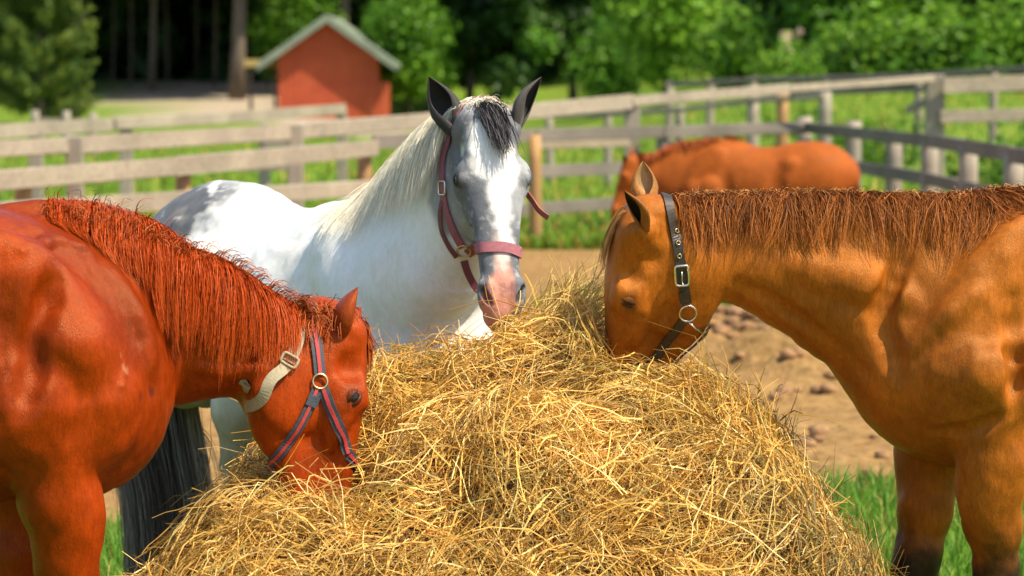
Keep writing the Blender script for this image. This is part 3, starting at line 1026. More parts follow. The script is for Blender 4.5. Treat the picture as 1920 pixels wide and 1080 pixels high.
    mb = MB(); strap(mb, g, [pk(1280, 600), pk(1262, 625), pk(1243, 650), pk(1225, 680)] + [g.project(np.array(q), .004) for q in (H['Hd'](.42, .0, .05), H['Hd'](.42, .02, 0), H['Hd'](.41, 0, -.05), H['Hd'](.36, -.12, -.06))], .026, .005, .005)
    mb.build('noseband', M['leather'], hb, lo)
    mb = MB(); mb.tube([pk(1291, 602, .008), pk(1303, 612, .011), pk(1312, 620, .008)], .0028, 6); mb.build('clip', M['steel'], hb, lo, smooth=True)
    c = pk(1317, 624, .008); mb = MB(); ring_mesh(mb, c, g.grad(c), 0, .0026, 24, (.012, .016, np.array([.6, 0, -.8]))); mb.build('strap_slide', M['brass'], hb, lo, smooth=True)
    mb = MB(); strap(mb, g, [pk(1334, 620), pk(1320, 628), pk(1306, 650), pk(1294, 676), pk(1282, 700)] + [g.project(np.array(H['Hd'](.40, -.19, .0)), .004)], .026, .006, .006)
    mb.build('chin_strap', M['leather'], hb, lo)
    return H

# ---- the chestnut horse on the left -----------------------------------------
def make_red():
    neck = [(W(-80, 402, 7.32), W(150, 850, 7.38), .11), (W(70, 404, 7.36), W(262, 785, 7.44), .112), (W(215, 452, 7.42), W(330, 760, 7.49), .104),
            (W(345, 480, 7.45), W(375, 750, 7.51), .096), (W(455, 528, 7.49), W(422, 742, 7.54), .090), (W(550, 576, 7.54), W(452, 738, 7.57), .084), (W(615, 618, 7.57), W(492, 720, 7.56), .080)]
    spec = dict(pos=(-1.30, 7.26, 0), fwd=(.95, .28), s=1.0, kneck=.035, scap=.185, shx=.20, pecx=.20, trunk=[(.27, 1.06, .13, .12), (.20, 1.10, .25, .20), (.08, 1.185, .335, .25), (-.10, 1.215, .375, .27), (-.35, 1.19, .335, .305), (-.6, 1.185, .335, .315), (-.85, 1.25, .325, .295), (-1.05, 1.275, .285, .265), (-1.24, 1.22, .20, .17)], poll=W(676, 606, 7.62), a=(-.05, -.26, -.96), f=(.92, .36, .0), hs=1.05, neck=neck,  lid=(.22, .30, 35),
                legs={('f', 1): -.12, ('f', -1): .02, 'fx': .07},
                ears=[dict(base=W(636, 638, 7.53), tip=W(665, 537, 7.50), open=(.95, .25, .1), w=.098, cin=(.10, .02, .006), cout=(.25, .04, .008)),
                      dict(base=W(668, 632, 7.66), tip=W(672, 575, 7.78), open=(.9, .4, .1), w=.078, cin=(.10, .02, .006), cout=(.25, .04, .008))])
    H = build_horse(spec, HRES)
    g = H['g']
    sculpt(g, 6.6, 7.9, [('u', .030, -.017, .035, [(215, 510), (262, 600), (288, 700)]), ('s', .026, .017, .06, [(100, 500), (74, 640), (40, 770)]), ('u', .095, -.075, .05, [(150, 660)]), ('u', .007, -.003, .012, [(236, 640), (228, 725), (212, 800)]), ('u', .006, -.003, .012, [(175, 560), (205, 640), (190, 740)]),
                         ('u', .016, -.009, .03, [(372, 690), (440, 700), (492, 690)]), ('u', .012, -.007, .02, [(655, 775), (628, 830)]), ('s', .018, .010, .03, [(645, 690)]),
                         ('u', .012, -.006, .03, [(40, 470), (100, 450), (170, 470)])])
    def colour(V):
        n = fbm(V, 4, 13); n2 = fbm(V, 26, 14)
        c = np.array([.24, .0275, .0016])[None] * (0.55 + 0.9 * n)[:, None] * (0.92 + .16 * n2)[:, None]
        q = (V - H['poll']) / H['HS']
        aa, ff, ll = q @ H['a'], q @ H['f'], q @ H['lat']
        eye = np.exp(-(((aa - .206) / .026) ** 2 + ((ff + .047) / .018) ** 2)) * (np.abs(ll) > .06)
        c = c * (1 - .8 * eye[:, None]) + np.array([.03, .012, .008]) * .8 * eye[:, None]
        # scuffs on the shoulder
        for (u, v, r_, dk) in ((262, 745, .020, 1), (245, 612, .008, 1), (283, 735, .012, 1), (235, 690, .010, 0), (228, 668, .007, 0), (222, 760, .007, 0)):
            p = scuff[(u, v)]
            dd = np.linalg.norm((V - p) * np.array([1.3, 1, .75]), axis=1) + (n2 - .5) * .03
            w = (smoothstep(r_ * 1.6, r_ * .5, dd) * smoothstep(.47, .56, fbm(V * np.array([1, 1, .6]), 55, 15, 3)))[:, None] * (.75 if dk else .5)
            c = c * (1 - w) + (np.array([.07, .012, .006]) if dk else np.array([.45, .20, .10])) * w
        return c
    scuff = {k: g.pick(k[0], k[1], 6.6, 7.9) for k in ((262, 745), (245, 612), (283, 735), (235, 690), (228, 668), (222, 760))}
    root = empty('horse', (-1.30, 7.26, 0), 'glossy chestnut red horse on the left with ginger mane, bending its head into the hay', 'horse')
    finish_body(H, spec, root, M['coat_red'], colour, HRES)
    eyes(H, root, tuple(root.location))
    n = 15000
    t = np.sort(RNG.uniform(0.19, 0.99, n))
    top, upv, tan = crest_points(neck, t)
    side = nrm(np.cross(tan, upv)); side = side * np.sign((side * np.array([0, -1.0, 0])).sum(1, keepdims=True))
    roots = g.project(top + side * RNG.normal(0.0, .012, (n, 1)) + tan * RNG.normal(0, .006, (n, 1)), .001)
    drift = (fbm(np.stack([t * 24, t * 0, t * 0], 1), 1.0, 33, 2) - .5)[:, None]
    v0 = side * .85 + upv * (.22 + RNG.normal(0, .12, (n, 1))) + tan * (-.15 + 1.3 * drift + cj(n, 18, .25))
    ln = np.interp(t, [0, .19, .27, .36, .5, .62, .75, .88, 1], [.05, .06, .075, .12, .23, .24, .17, .09, .06]) * RNG.uniform(.5, 1.12, n) * (1 + cj(n, 18, .18)[:, 0])
    P = hair_march(g, roots, v0, ln, 11, RNG.uniform(.001, .009, n), .45, nrm(np.array([[-.10, 0, -1.0]])), wob=.05)
    hair_part('mane', root, P, .0009, (.38, .045, .004), (.48, .074, .007), .22, 18)
    n = 520
    t = np.sort(RNG.uniform(.18, .99, n)); top, upv, tan = crest_points(neck, t)
    roots = g.project(top + RNG.normal(0, .008, (n, 3)), .0)
    P = hair_march(g, roots, upv + RNG.normal(0, .3, (n, 3)) + tan * RNG.normal(.5, .5, (n, 1)), RNG.uniform(.025, .07, n), 8, RNG.uniform(.01, .03, n), .2, wob=.14)
    hair_part('crest_hair', root, P, .0012, (.26, .05, .01), (.42, .11, .025), .3, 4)
    n = 300
    roots = g.project(np.array([H['Hd'](RNG.uniform(-.01, .06), -.015, RNG.uniform(-.05, .05)) for _ in range(n)]), .002)
    P = hair_march(g, roots, H['a'] * .9 + H['f'] * .45 + RNG.normal(0, .12, (n, 3)), RNG.uniform(.05, .10, n), 9, RNG.uniform(.003, .014, n), .22, wob=.1)
    P2 = hair_march(g, g.project(np.array([H['Hd'](RNG.uniform(-.01, .04), -.05 - .10 * RNG.random(), RNG.uniform(-.06, .06)) for _ in range(420)]), .002), np.array([.2, -.3, .5]) - .5 * H['f'] + RNG.normal(0, .35, (420, 3)), RNG.uniform(.05, .10, 420), 9, RNG.uniform(.003, .012, 420), .35, wob=.1)
    P = np.concatenate([P, P2])
    hair_part('forelock', root, P, .0014, (.24, .04, .008), (.38, .085, .015), .35, 5)
    n = 500
    s_ = np.linspace(0, 1, 10)
    off = RNG.normal(0, 1, (n, 1, 3)) * np.array([.05, .05, .02])
    path = np.stack([H['B'](-1.27 - .10 * math.sin(min(1, x * 2) * 1.5), 0, 1.42 - .95 * x ** 1.1) for x in s_])
    hair_part('tail', root, path[None] + off * (0.35 + s_[None, :, None] * .9), .004, (.2, .035, .008), (.3, .06, .012), .3)

    pk = lambda u, v, o=.004: g.pick(u, v, 6.9, 8.0, o)
    ha = empty('halter', tuple(pk(598, 715)), 'navy halter with red stripes and brass ring on chestnut horse', 'halter')
    lo = tuple(ha.location)
    def striped(name, pts, w):
        mb = MB(); strap(mb, g, pts, w, .005, .004)
        o = mb.build(name, M['navy'], ha, lo)
        mb = MB(); strap(mb, g, pts, w * .32, .0085, .0025)
        s = mb.build('stripe', M['redstripe'], o, lo); s.location = (0, 0, 0)
    top_ = [g.project(np.array(H['Hd'](*q)), .004) for q in ((.0, -.15, .07), (-.03, -.13, .0), (-.01, -.14, -.05))]
    striped('crown_strap', top_ + [pk(584, 605), pk(592, 645), pk(597, 680), pk(599, 702)], .030)
    c = pk(599, 716, .009); mb = MB(); ring_mesh(mb, c, g.grad(c), .019, .0032, 24); mb.build('ring', M['brass'], ha, lo, smooth=True)
    striped('cheek_strap', [pk(604, 726), pk(618, 755), pk(631, 790), pk(642, 822), pk(650, 850)], .029)
    striped('jaw_strap', [pk(594, 728), pk(578, 765), pk(556, 805), pk(530, 845), pk(503, 874)], .026)
    cp = pk(585, 752, .008); mb = MB(); strap(mb, g, [pk(589, 742, .008), pk(580, 762, .008)], .031, .009, .004); mb.build('keeper', M['navy'], ha, lo)
    striped('noseband', [pk(652, 852)] + [g.project(np.array(H['Hd'](*q)), .004) for q in ((.36, -.02, -.055), (.365, .0, 0), (.36, -.03, .055), (.35, -.12, .06))], .029)
    striped('chin_strap', [pk(503, 874), pk(508, 890), pk(516, 905)] + [g.project(np.array(H['Hd'](.41, -.19, 0)), .004)], .026)

    nc = empty('neck_strap', tuple(pk(540, 680)), 'khaki webbing strap with slide buckle round the throat of chestnut horse', 'strap')
    lo = tuple(nc.location)
    mb = MB()
    far = [g.project(np.array(H['Hd'](*q)), .004) for q in ((.13, -.30, .03), (.07, -.25, .09), (.0, -.16, .09), (-.04, -.10, .04))]
    near = [pk(546, 575), pk(560, 598), pk(560, 635), pk(549, 665), pk(540, 680)]
    P, T, Nn, Sd = strap(mb, g, far + near, .032, .006, .004)
    mb.build('webbing', M['tan_web'], nc, lo)
    # the loose twisted end under the slide
    g2 = g
    mb = MB()
    tw = [pk(538, 684, .008), pk(528, 698, .016), pk(512, 706, .022), pk(502, 722, .022), pk(499, 740, .016), pk(488, 754, .008), pk(472, 762, .004), pk(462, 762, .0)]
    strap(mb, g2, tw, .031, .0, .004, project=False)
    mb.build('loose_end', M['tan_web'], nc, lo)
    c = pk(541, 678, .013); mb = MB(); ring_mesh(mb, c, g.grad(c), 0, .0042, 28, (.0215, .014, T[-1])); mb.build('slide_buckle', M['tan_web'], nc, lo, smooth=True)
    return H

# ---- the white and grey horse behind the hay --------------------------------
def make_white():
    neck = [(W(660, 388, 9.10), W(770, 690, 8.85), .20), (W(735, 335, 8.98), W(815, 640, 8.72), .175), (W(790, 270, 8.83), W(842, 575, 8.68), .14),
            (W(835, 222, 8.68), W(868, 500, 8.62), .115), (W(875, 195, 8.56), W(885, 430, 8.56), .095), (W(903, 192, 8.47), W(900, 390, 8.50), .085)]
    spec = dict(pos=(-.43, 9.08, 0), fwd=(.6, -.8), s=.955, poll=W(916, 203, 8.40), a=(.085, -.34, -.94), f=(.17, -.92, .30), hs=.98, neck=neck,  lid=(.34, .50, 15), eyepos=(.212, -.014, .102), sink=.84,
                trunk=[(.36, 1.03, .13, .14), (.26, 1.08, .25, .21), (.10, 1.16, .355, .25), (-.10, 1.20, .385, .28), (-.35, 1.20, .345, .31), (-.6, 1.20, .35, .325), (-.85, 1.27, .345, .31), (-1.05, 1.29, .30, .28), (-1.24, 1.22, .20, .18)],
                legs={('h', -1): .26, ('h', 1): .30, 'hx': .26},
                ears=[dict(base=W(858, 250, 8.47), tip=W(805, 145, 8.50), open=(-.1, -1, .05), w=.098, depth=.5, cin=(.012, .009, .008), cout=(.03, .026, .024)),
                      dict(base=W(966, 244, 8.43), tip=W(1010, 142, 8.46), open=(.95, -.40, .1), w=.086, depth=.5, cin=(.03, .025, .022), cout=(.055, .045, .042))])
    H = build_horse(spec, HRES)
    g = H['g']
    def colour(V):
        n = fbm(V, 6, 23); n2 = fbm(V, 28, 24); n3 = fbm(V, 70, 25)
        white = np.array([.86, .85, .82]); grey = np.array([.06, .066, .076]); pink = np.array([.56, .24, .17]); dark = np.array([.05, .05, .055])
        c = np.tile(white, (len(V), 1)) * (0.93 + .14 * n)[:, None]
        q = (V - H['poll']) / H['HS']
        aa, ff, ll = q @ H['a'], q @ H['f'], q @ H['lat']
        b = (V - H['pos'])
        bx, by, bz = b @ H['f2'] / H['S'], b @ H['l2'] / H['S'], b[:, 2] / H['S']
        def blend(c, w, k): return c * (1 - w[:, None]) + k * w[:, None]
        # dappled rump
        rump = smoothstep(-.60, -.92, bx + (n - .5) * .5) * smoothstep(1.66, 1.54, bz + (n2 - .5) * .16) * (bx < -.5)
        dap = np.clip(rump * (1.5 + 3.2 * (n2 - .46)), 0, .96)
        c = blend(c, dap, grey)
        lower = smoothstep(1.02, .75, bz + (n - .5) * .2) * (bx < -.42)
        c = blend(c, lower * .92, np.array([.33, .24, .155]))
        fl = smoothstep(.62, .4, bz)
        c = blend(c, fl * .7, np.array([.12, .10, .085]))
        warm = smoothstep(.52, .7, n) * .25
        c = blend(c, warm, np.array([.70, .60, .44]))
        # face
        head = (np.abs(ll) < .16) & (aa > -.08) & (aa < .8) & (ff < .1)
        fg = np.zeros(len(V)); fg[head] = 1
        bb = np.interp(aa, [-.02, .06, .12, .2, .3, .4, .6], [-.12, -.17, -.22, -.26, -.25, -.2, -.3])
        dist_neck = smoothstep(-.06, .03, aa) * fg * smoothstep(bb - .03, bb + .012, ff + (n2 - .5) * .02)
        shade = np.clip(.78 + .5 * (n2 - .5) + .5 * (n - .5), 0, 1)
        face = np.tile(np.array([.115, .122, .135]), (len(V), 1)) * (.6 + .9 * n2)[:, None]
        speck = smoothstep(.60, .72, n3)
        face = blend(face, speck * .35, np.array([.6, .6, .6]))
        cx = np.interp(aa, [0, .1, .2, .3, .4, .5, .6], [-.005, -.005, .008, .018, .014, .004, -.008])
        wd = np.interp(aa, [0, .06, .12, .2, .28, .36, .45, .52, .6], [.02, .048, .068, .060, .034, .021, .017, .020, .032])
        e = (np.abs(ll - cx) - wd) + (n2 - .5) * .05 + (n - .5) * .05
        blaze = smoothstep(.014, -.012, e) * (ff > -.09)
        face = blend(face, blaze, np.array([.80, .77, .73]))
        # right side of the face is paler, grey smudges on the cheeks
        pale = smoothstep(.03, .09, ll + (n2 - .5) * .06) * smoothstep(.10, .2, aa) * smoothstep(.40, .30, aa)
        face = blend(face, pale * .42, np.array([.66, .66, .66]))
        jaw = smoothstep(-.10, -.20, ff) * smoothstep(.42, .3, aa)
        face = blend(face, jaw * .5, np.array([.55, .54, .52]))
        drk = np.exp(-(((aa - .213) / .022) ** 2 + ((ff + .030) / .034) ** 2)) * smoothstep(.068, .080, np.abs(ll))
        face = blend(face, drk * .8, dark)
        brow = np.exp(-(((aa - .05) / .05) ** 2)) * smoothstep(.05, .09, np.abs(ll))
        face = blend(face, brow * .7, np.array([.10, .09, .09]))
        pl_ = np.interp(aa, [.45, .5, .56, .6, .65], [-.012, -.026, -.058, -.075, -.08])
        pk_ = smoothstep(.465, .52, aa + (n2 - .5) * .06) * smoothstep(.040, .026, ll + (n2 - .5) * .02) * smoothstep(pl_ - .008, pl_ + .008, ll + (n2 - .5) * .02)
        stripe = smoothstep(.36, .44, aa) * smoothstep(.03, .015, np.abs(ll - .0)) * .55
        face = blend(face, stripe, np.array([.66, .42, .33]))
        face = blend(face, pk_, pink * 1.0)
        face = blend(face, pk_ * smoothstep(.56, .66, n3) * .55, np.array([.20, .12, .11]))
        lipd = smoothstep(.58, .62, aa) * smoothstep(.010, .03, ll)
        face = blend(face, lipd * .85, dark)
        nos = np.exp(-(((aa - .570) / .020) ** 2 + ((np.abs(ll) - .047) / .009) ** 2)) * (ff < -.012)
        face = blend(face, nos * .75, dark)
        c = blend(c, dist_neck, np.array(0)) + face * dist_neck[:, None]
        return c
    root = empty('horse', (-.43, 9.08, 0), 'white and grey horse with black ears facing the camera behind the hay', 'horse')
    finish_body(H, spec, root, M['coat_white'], colour, HRES)
    eyes(H, root, tuple(root.location))
    n = 5200
    t = np.sort(RNG.uniform(0.16, 0.93, n))
    top, upv, tan = crest_points(neck, t)
    side = nrm(np.cross(tan, upv)); side = side * np.sign((side * np.array([-1.0, -.4, 0])).sum(1, keepdims=True))
    roots = g.project(top + side * RNG.normal(.004, .014, (n, 1)) + tan * RNG.normal(0, .006, (n, 1)), .001)
    drift = (fbm(np.stack([t * 18, t * 0, t * 0], 1), 1.0, 43, 2) - .5)[:, None]
    v0 = side * .9 + upv * (.10 + RNG.normal(0, .10, (n, 1))) + tan * (-.5 + 1.3 * drift + cj(n, 14, .25))
    ln = np.interp(t, [0, .2, .5, .8, 1], [.16, .30, .36, .36, .26]) * RNG.uniform(.45, 1.15, n)
    P = hair_march(g, roots, v0, ln, 11, RNG.uniform(.002, .014, n), .42, nrm(np.array([[-.05, 0, -1.0]])), wob=.05)
    hair_part('mane', root, P, .0009, (.84, .76, .58), (.90, .84, .70), .14, 14)
    n = 700
    roots = g.project(np.array([H['Hd'](RNG.uniform(-.03, .035), -.02, RNG.normal(.0, .016)) for _ in range(n)]), .002)
    fw = RNG.normal(0, 1, (n, 1))
    P = hair_march(g, roots, H['a'] * .8 + H['f'] * .45 + H['lat'] * (.22 + .13 * fw) + RNG.normal(0, .05, (n, 3)), RNG.uniform(.08, .19, n), 10, RNG.uniform(.004, .02, n), .2, flow=H['a'][None] * .75 + H['lat'][None] * .10, wob=.05)
    hair_part('forelock', root, P, .0016, (.03, .028, .03), (.075, .068, .07), .5, 6)
    n = 70
    roots = g.project(np.array([H['Hd'](RNG.uniform(-.05, -.01), -.02, RNG.normal(-.01, .03)) for _ in range(n)]), .002)
    P = hair_march(g, roots, np.array([0, 0, .6]) + H['lat'] * RNG.normal(0, .8, (n, 1)) + RNG.normal(0, .2, (n, 3)), RNG.uniform(.04, .09, n), 8, RNG.uniform(.004, .014, n), .25, wob=.1)
    hair_part('poll_hair', root, P, .0013, (.62, .55, .42), (.75, .68, .55), .25, 3)
    # tail: a dark dock and long strands
    n = 5000
    s_ = np.linspace(0, 1, 12)
    dock = H['B'](-1.24, 0, 1.38)
    low = W(312, 1120, 9.75)
    path = np.stack([dock * (1 - x) + low * x + np.array([-.10, .03, .10]) * math.sin(math.pi * min(1, x * 1.3)) for x in s_])
    ang = RNG.uniform(0, 2 * math.pi, n); rr = np.sqrt(RNG.random(n))
    off = np.stack([np.cos(ang) * rr * .145, np.sin(ang) * rr * .07, np.zeros(n)], 1)[:, None, :]
    prof = np.interp(s_, [0, .15, .5, .85, 1], [.3, .8, 1.1, 1.05, .8])[None, :, None]
    P = path[None] + off * prof + RNG.normal(0, .0025, (n, 12, 3)).cumsum(1) * np.array([1, 1, .2])
    ph_ = RNG.uniform(0, 6.28, (n // 25 + 1, 1, 2)).repeat(25, 0)[:n]
    wv = np.sin(s_[None, :, None] * np.array([[[9.0, 7.0]]]) + ph_) * .014 * s_[None, :, None]
    P = P + np.concatenate([wv, wv[..., :1] * 0], 2)
    edge = np.abs(off[:, 0, 0]) > .104 - .05 * (RNG.random(n) < .3)
    P = np.concatenate([P[~edge], P[edge]])
    col_ = [((.035, .028, .022), (.028, .022, .018))]
    hair_part('tail', root, P[:(~edge).sum()], .0020, (.07, .056, .044), (.13, .105, .08), .6, 25)
    hair_part('tail_fringe', root, P[(~edge).sum():], .0018, (.34, .29, .22), (.26, .22, .17), .35)
    n = 16
    a0 = W(355, 790, 10.0); P = []
    for i in range(n):
        e_ = W(395 + RNG.uniform(-22, 35), 905 + RNG.uniform(-25, 40), 9.9)
        P.append([a0 * (1 - x) + e_ * x + np.array([.02, 0, .03]) * math.sin(math.pi * x) for x in np.linspace(0, 1, 12)])
    hair_part('tail_wisps', root, np.array(P), .0022, (.35, .30, .22), (.45, .38, .28), .3)

    pk = lambda u, v, o=.004: g.pick(u, v, 7.7, 9.0, o)
    Hp = lambda x, y, z, o=.004: g.project(np.array(H['Hd'](x, y, z)), o)
    ha = empty('halter', tuple(pk(930, 465)), 'faded mauve nylon halter on the face of white and grey horse', 'halter')
    lo = tuple(ha.location)
    mb = MB(); strap(mb, g, [pk(876, 474), pk(888, 468), pk(905, 465), pk(935, 463), pk(962, 467), pk(980, 480), Hp(.40, -.09, .075), Hp(.39, -.14, .065)], .030, .005, .005)
    mb.build('noseband', M['mauve'], ha, lo)
    mb = MB(); strap(mb, g, [Hp(.0, -.09, 0.0), Hp(.01, -.10, -.05), Hp(.04, -.13, -.085), pk(834, 290), pk(832, 340), pk(838, 392), pk(852, 430), pk(868, 462)], .024, .006, .005)
    ck = mb.build('cheek_strap', M['mauve'], ha, lo)
    mb = MB(); strap(mb, g, [Hp(.0, -.09, 0.0), Hp(.01, -.10, .05), Hp(.06, -.13, .085), Hp(.15, -.13, .10), Hp(.25, -.13, .09), Hp(.375, -.12, .07)], .024, .006, .005)
    mb.build('cheek_strap', M['mauve'], ha, lo)
    mb = MB(); strap(mb, g, [pk(833, 372, .006), pk(829, 395, .010), pk(832, 430, .012), pk(845, 462, .010), pk(858, 478, .012)], .014, .0, .004, project=False)
    mb.build('throat_strap', M['mauve_dark'], ha, lo)
    c = pk(870, 468, .008); mb = MB(); ring_mesh(mb, c, g.grad(c), .020, .0032, 22); mb.build('ring', M['brass'], ha, lo, smooth=True)
    c = pk(834, 352, .010); mb = MB(); ring_mesh(mb, c, g.grad(c), 0, .003, 24, (.016, .02, np.array([0, 0, 1.0]))); mb.build('buckle', M['steel'], ha, lo, smooth=True)
    r0 = pk(870, 486, .008)
    low_ = W(897, 548, r0[1] + .02)
    mb = MB(); strap(mb, g, [r0, r0 * .65 + low_ * .35 + np.array([-.006, 0, 0]), r0 * .3 + low_ * .7 + np.array([-.004, 0, 0]), low_, Hp(.50, -.165, -.02), Hp(.50, -.165, .02)], .022, 0, .004, project=False)
    mb.build('chin_strap', M['mauve_dark'], ha, lo)
    mb = MB(); b0 = Hp(.22, -.10, .10, .004)
    dd = b0[1]
    strap(mb, g, [b0, W(1000, 378, dd - .01), W(1010, 396, dd - .03), W(1028, 408, dd - .05)], .016, 0, .005, project=False)
    mb.build('strap_tail', simple_mat('worn_red_leather', (.27, .075, .055), .6, 0, .25, 60), ha, lo)
    return H

HG = make_gold()
HR = make_red()
HW = make_white()

# ---- the pony far behind ----------------------------------------------------
M['coat_pony'] = coat_mat('pony_coat', 0.6, 0.2, 0.0, (1, 1, 1), 0.2, (1, .7, .4))
def make_pony():
    d = 24.0
    D = lambda u, v, dd=d: W(u, v, dd)
    pos = D(1345, 500, d); pos[2] = 0
    neck = [(D(1390, 276), D(1310, 405), .15), (D(1320, 274), D(1262, 395), .13), (D(1270, 287), D(1240, 372), .10), (D(1222, 292), D(1217, 352), .08), (D(1190, 295), D(1198, 338), .07)]
    s = 0.828
    spec = dict(pos=pos, fwd=(-1, .12), s=s, poll=D(1174, 294), a=(-.30, -.1, -.95), f=(-.95, -.05, .3), hs=.80, neck=neck,
                ears=[dict(base=D(1182, 298, d + .06), tip=D(1186, 276, d + .06), open=(-.8, .5, 0), w=.06, cin=(.1, .03, .01), cout=(.3, .07, .015)),
                      dict(base=D(1173, 318, d - .06), tip=D(1172, 290, d - .06), open=(-.4, -.9, 0), w=.06, cin=(.03, .012, .006), cout=(.06, .02, .008))])
    H = build_horse(spec, 0.022)
    def colour(V):
        n = fbm(V, 4, 53)
        return np.array([.31, .075, .012])[None] * (0.8 + .4 * n)[:, None]
    root = empty('horse', tuple(pos), 'small chestnut pony standing far behind in front of the dark rail fence', 'horse')
    finish_body(H, spec, root, M['coat_pony'], colour, .022)
    n = 500
    t = np.sort(RNG.uniform(.05, .98, n)); top, upv, tan = crest_points(neck, t)
    side = np.tile(np.array([0, -1.0, 0]), (n, 1))
    roots = H['g'].project(top, .003)
    P = hair_march(H['g'], roots, side + upv * .4 + RNG.normal(0, .2, (n, 3)), RNG.uniform(.06, .13, n), 7, RNG.uniform(.01, .03, n), .4)
    hair_part('mane', root, P, .005, (.26, .05, .01), (.32, .07, .014), .3)
    s_ = np.linspace(0, 1, 8); n = 200
    off = RNG.normal(0, 1, (n, 1, 3)) * np.array([.04, .05, .02])
    path = np.stack([H['B'](-1.27 - .08 * math.sin(min(1, x * 2) * 1.5), 0, 1.42 - .95 * x) for x in s_])
    hair_part('tail', root, path[None] + off * (.35 + s_[None, :, None] * .9), .006, (.24, .05, .01), (.28, .06, .012), .3)
make_pony()
#PART4
# ------------------------------------------------------------------ ground
def terrain(x, y):
    x = np.asarray(x, float); y = np.asarray(y, float)
    p = np.stack([x, y, x * 0], -1)
    z = 1.15 * smoothstep(106, 150, y) + 1.45 * smoothstep(1.2, 7.5, x) * smoothstep(38, 90, y)
    z = z + .05 * (fbm(p, .35, 71, 3) - .5)
    # churned heap of earth on the right
    m = np.exp(-(((x - 2.0) / .95) ** 2 + ((y - 19.0) / 2.6) ** 2))
    near = (np.abs(x) < 14) & (y < 34)
    z = z + m * (.22 + .6 * (fbm(p, 3.4, 72, 5) - .45))
    dirt = smoothstep(12.5, 14, y) * smoothstep(30.5, 29.5, y)
    z = z + dirt * .07 * (fbm(p, 5.0, 73, 3) - .5)
    return z
def grid_axis(parts):
    return np.unique(np.concatenate([np.arange(a, b, s) for a, b, s in parts]).round(4))
gx = grid_axis([(-300, -60, 30), (-60, -12, 4), (-12, -5, .5), (-5, 5, .07), (5, 12, .5), (12, 60, 4), (60, 301, 30)])
gy = grid_axis([(-60, 0, 10), (0, 8, .5), (8, 24, .08), (24, 36, .3), (36, 80, 2), (80, 160, 5), (160, 701, 60)])
GX, GY = np.meshgrid(gx, gy, indexing='ij')
GZ = terrain(GX, GY)
nx, ny = GX.shape
ii = np.arange(nx * ny).reshape(nx, ny)
GF = np.stack([ii[:-1, :-1], ii[1:, :-1], ii[1:, 1:], ii[:-1, 1:]], -1).reshape(-1, 4)
GV = np.stack([GX, GY, GZ], -1).reshape(-1, 3)
# what covers the ground: 0 grass .. 1 bare dirt, and the gravel path
px = np.stack([GV[:, 0], GV[:, 1], GV[:, 1] * 0], 1)
jit = (fbm(px, .9, 75, 3) - .5) * 1.6
gb = np.where(GV[:, 0] < 0, -1.0, 0)
dirtm = smoothstep(12.9, 13.5, -gb +  GV[:, 1] + jit * .8) * smoothstep(31.2, 30.2, GV[:, 1] + jit * .5 - .25 * np.maximum(GV[:, 0] - 4, 0))
patch = np.exp(-(((GV[:, 0] - 1.9) / .35) ** 2 + ((GV[:, 1] - 23.2) / 1.0) ** 2)) + np.exp(-(((GV[:, 0] - .62) / .25) ** 2 + ((GV[:, 1] - 23.0) / .8) ** 2))
dirtm = dirtm * (1 - np.clip(patch * 1.6, 0, 1))
yy = GV[:, 1]
pc = np.interp(yy, [70, 90, 105, 120, 140, 170], [-2, -5.0, -8.6, -12.2, -14.5, -16])
pw = np.interp(yy, [70, 90, 105, 120, 140, 170], [.9, 1.5, 2.6, 3.6, 5.0, 5])
pathm = smoothstep(pw * 1.15, pw * .8, np.abs(GV[:, 0] - pc) + jit * .8) * smoothstep(70, 84, yy)
m, nt, p = new_mat('ground')
ad = N(nt, 'ShaderNodeAttribute', attribute_name='dirt')
ap = N(nt, 'ShaderNodeAttribute', attribute_name='path')
n1 = noise(nt, 1.2, 6, .6); n2 = noise(nt, 14, 6, .65); n3 = noise(nt, .35, 4, .6)
gr = ramp(nt, n1.outputs[0], [(.25, (.06, .14, .010)), (.5, (.13, .21, .014)), (.75, (.20, .24, .03))])
gr2 = ramp(nt, n3.outputs[0], [(.35, (.08, .17, .014)), (.6, (.16, .21, .03)), (.72, (.25, .22, .07))])
g_ = mixc(nt, .5, gr.outputs[0], gr2.outputs[0])
di = ramp(nt, n2.outputs[0], [(.22, (.13, .068, .024)), (.5, (.30, .175, .064)), (.78, (.42, .265, .11))])
di2 = ramp(nt, n1.outputs[0], [(.3, (.8, .8, .8)), (.7, (1.12, 1.12, 1.12))])
d_ = mixc(nt, 1.0, di.outputs[0], di2.outputs[0], 'MULTIPLY')
c_ = mixc(nt, ad.outputs['Fac'], g_, d_)
pa = ramp(nt, n2.outputs[0], [(.3, (.30, .235, .165)), (.7, (.44, .36, .26))])
c_ = mixc(nt, ap.outputs['Fac'], c_, pa.outputs[0])
L(nt, c_, p.inputs['Base Color']); p.inputs['Roughness'].default_value = .95; p.inputs['Specular IOR Level'].default_value = .1
L(nt, bump(nt, n2.outputs[0], .8, .05), p.inputs['Normal'])
gnd = mesh_np('ground', GV, GF, m, extra={'dirt': dirtm, 'path': pathm})
tag(gnd, kind='structure')

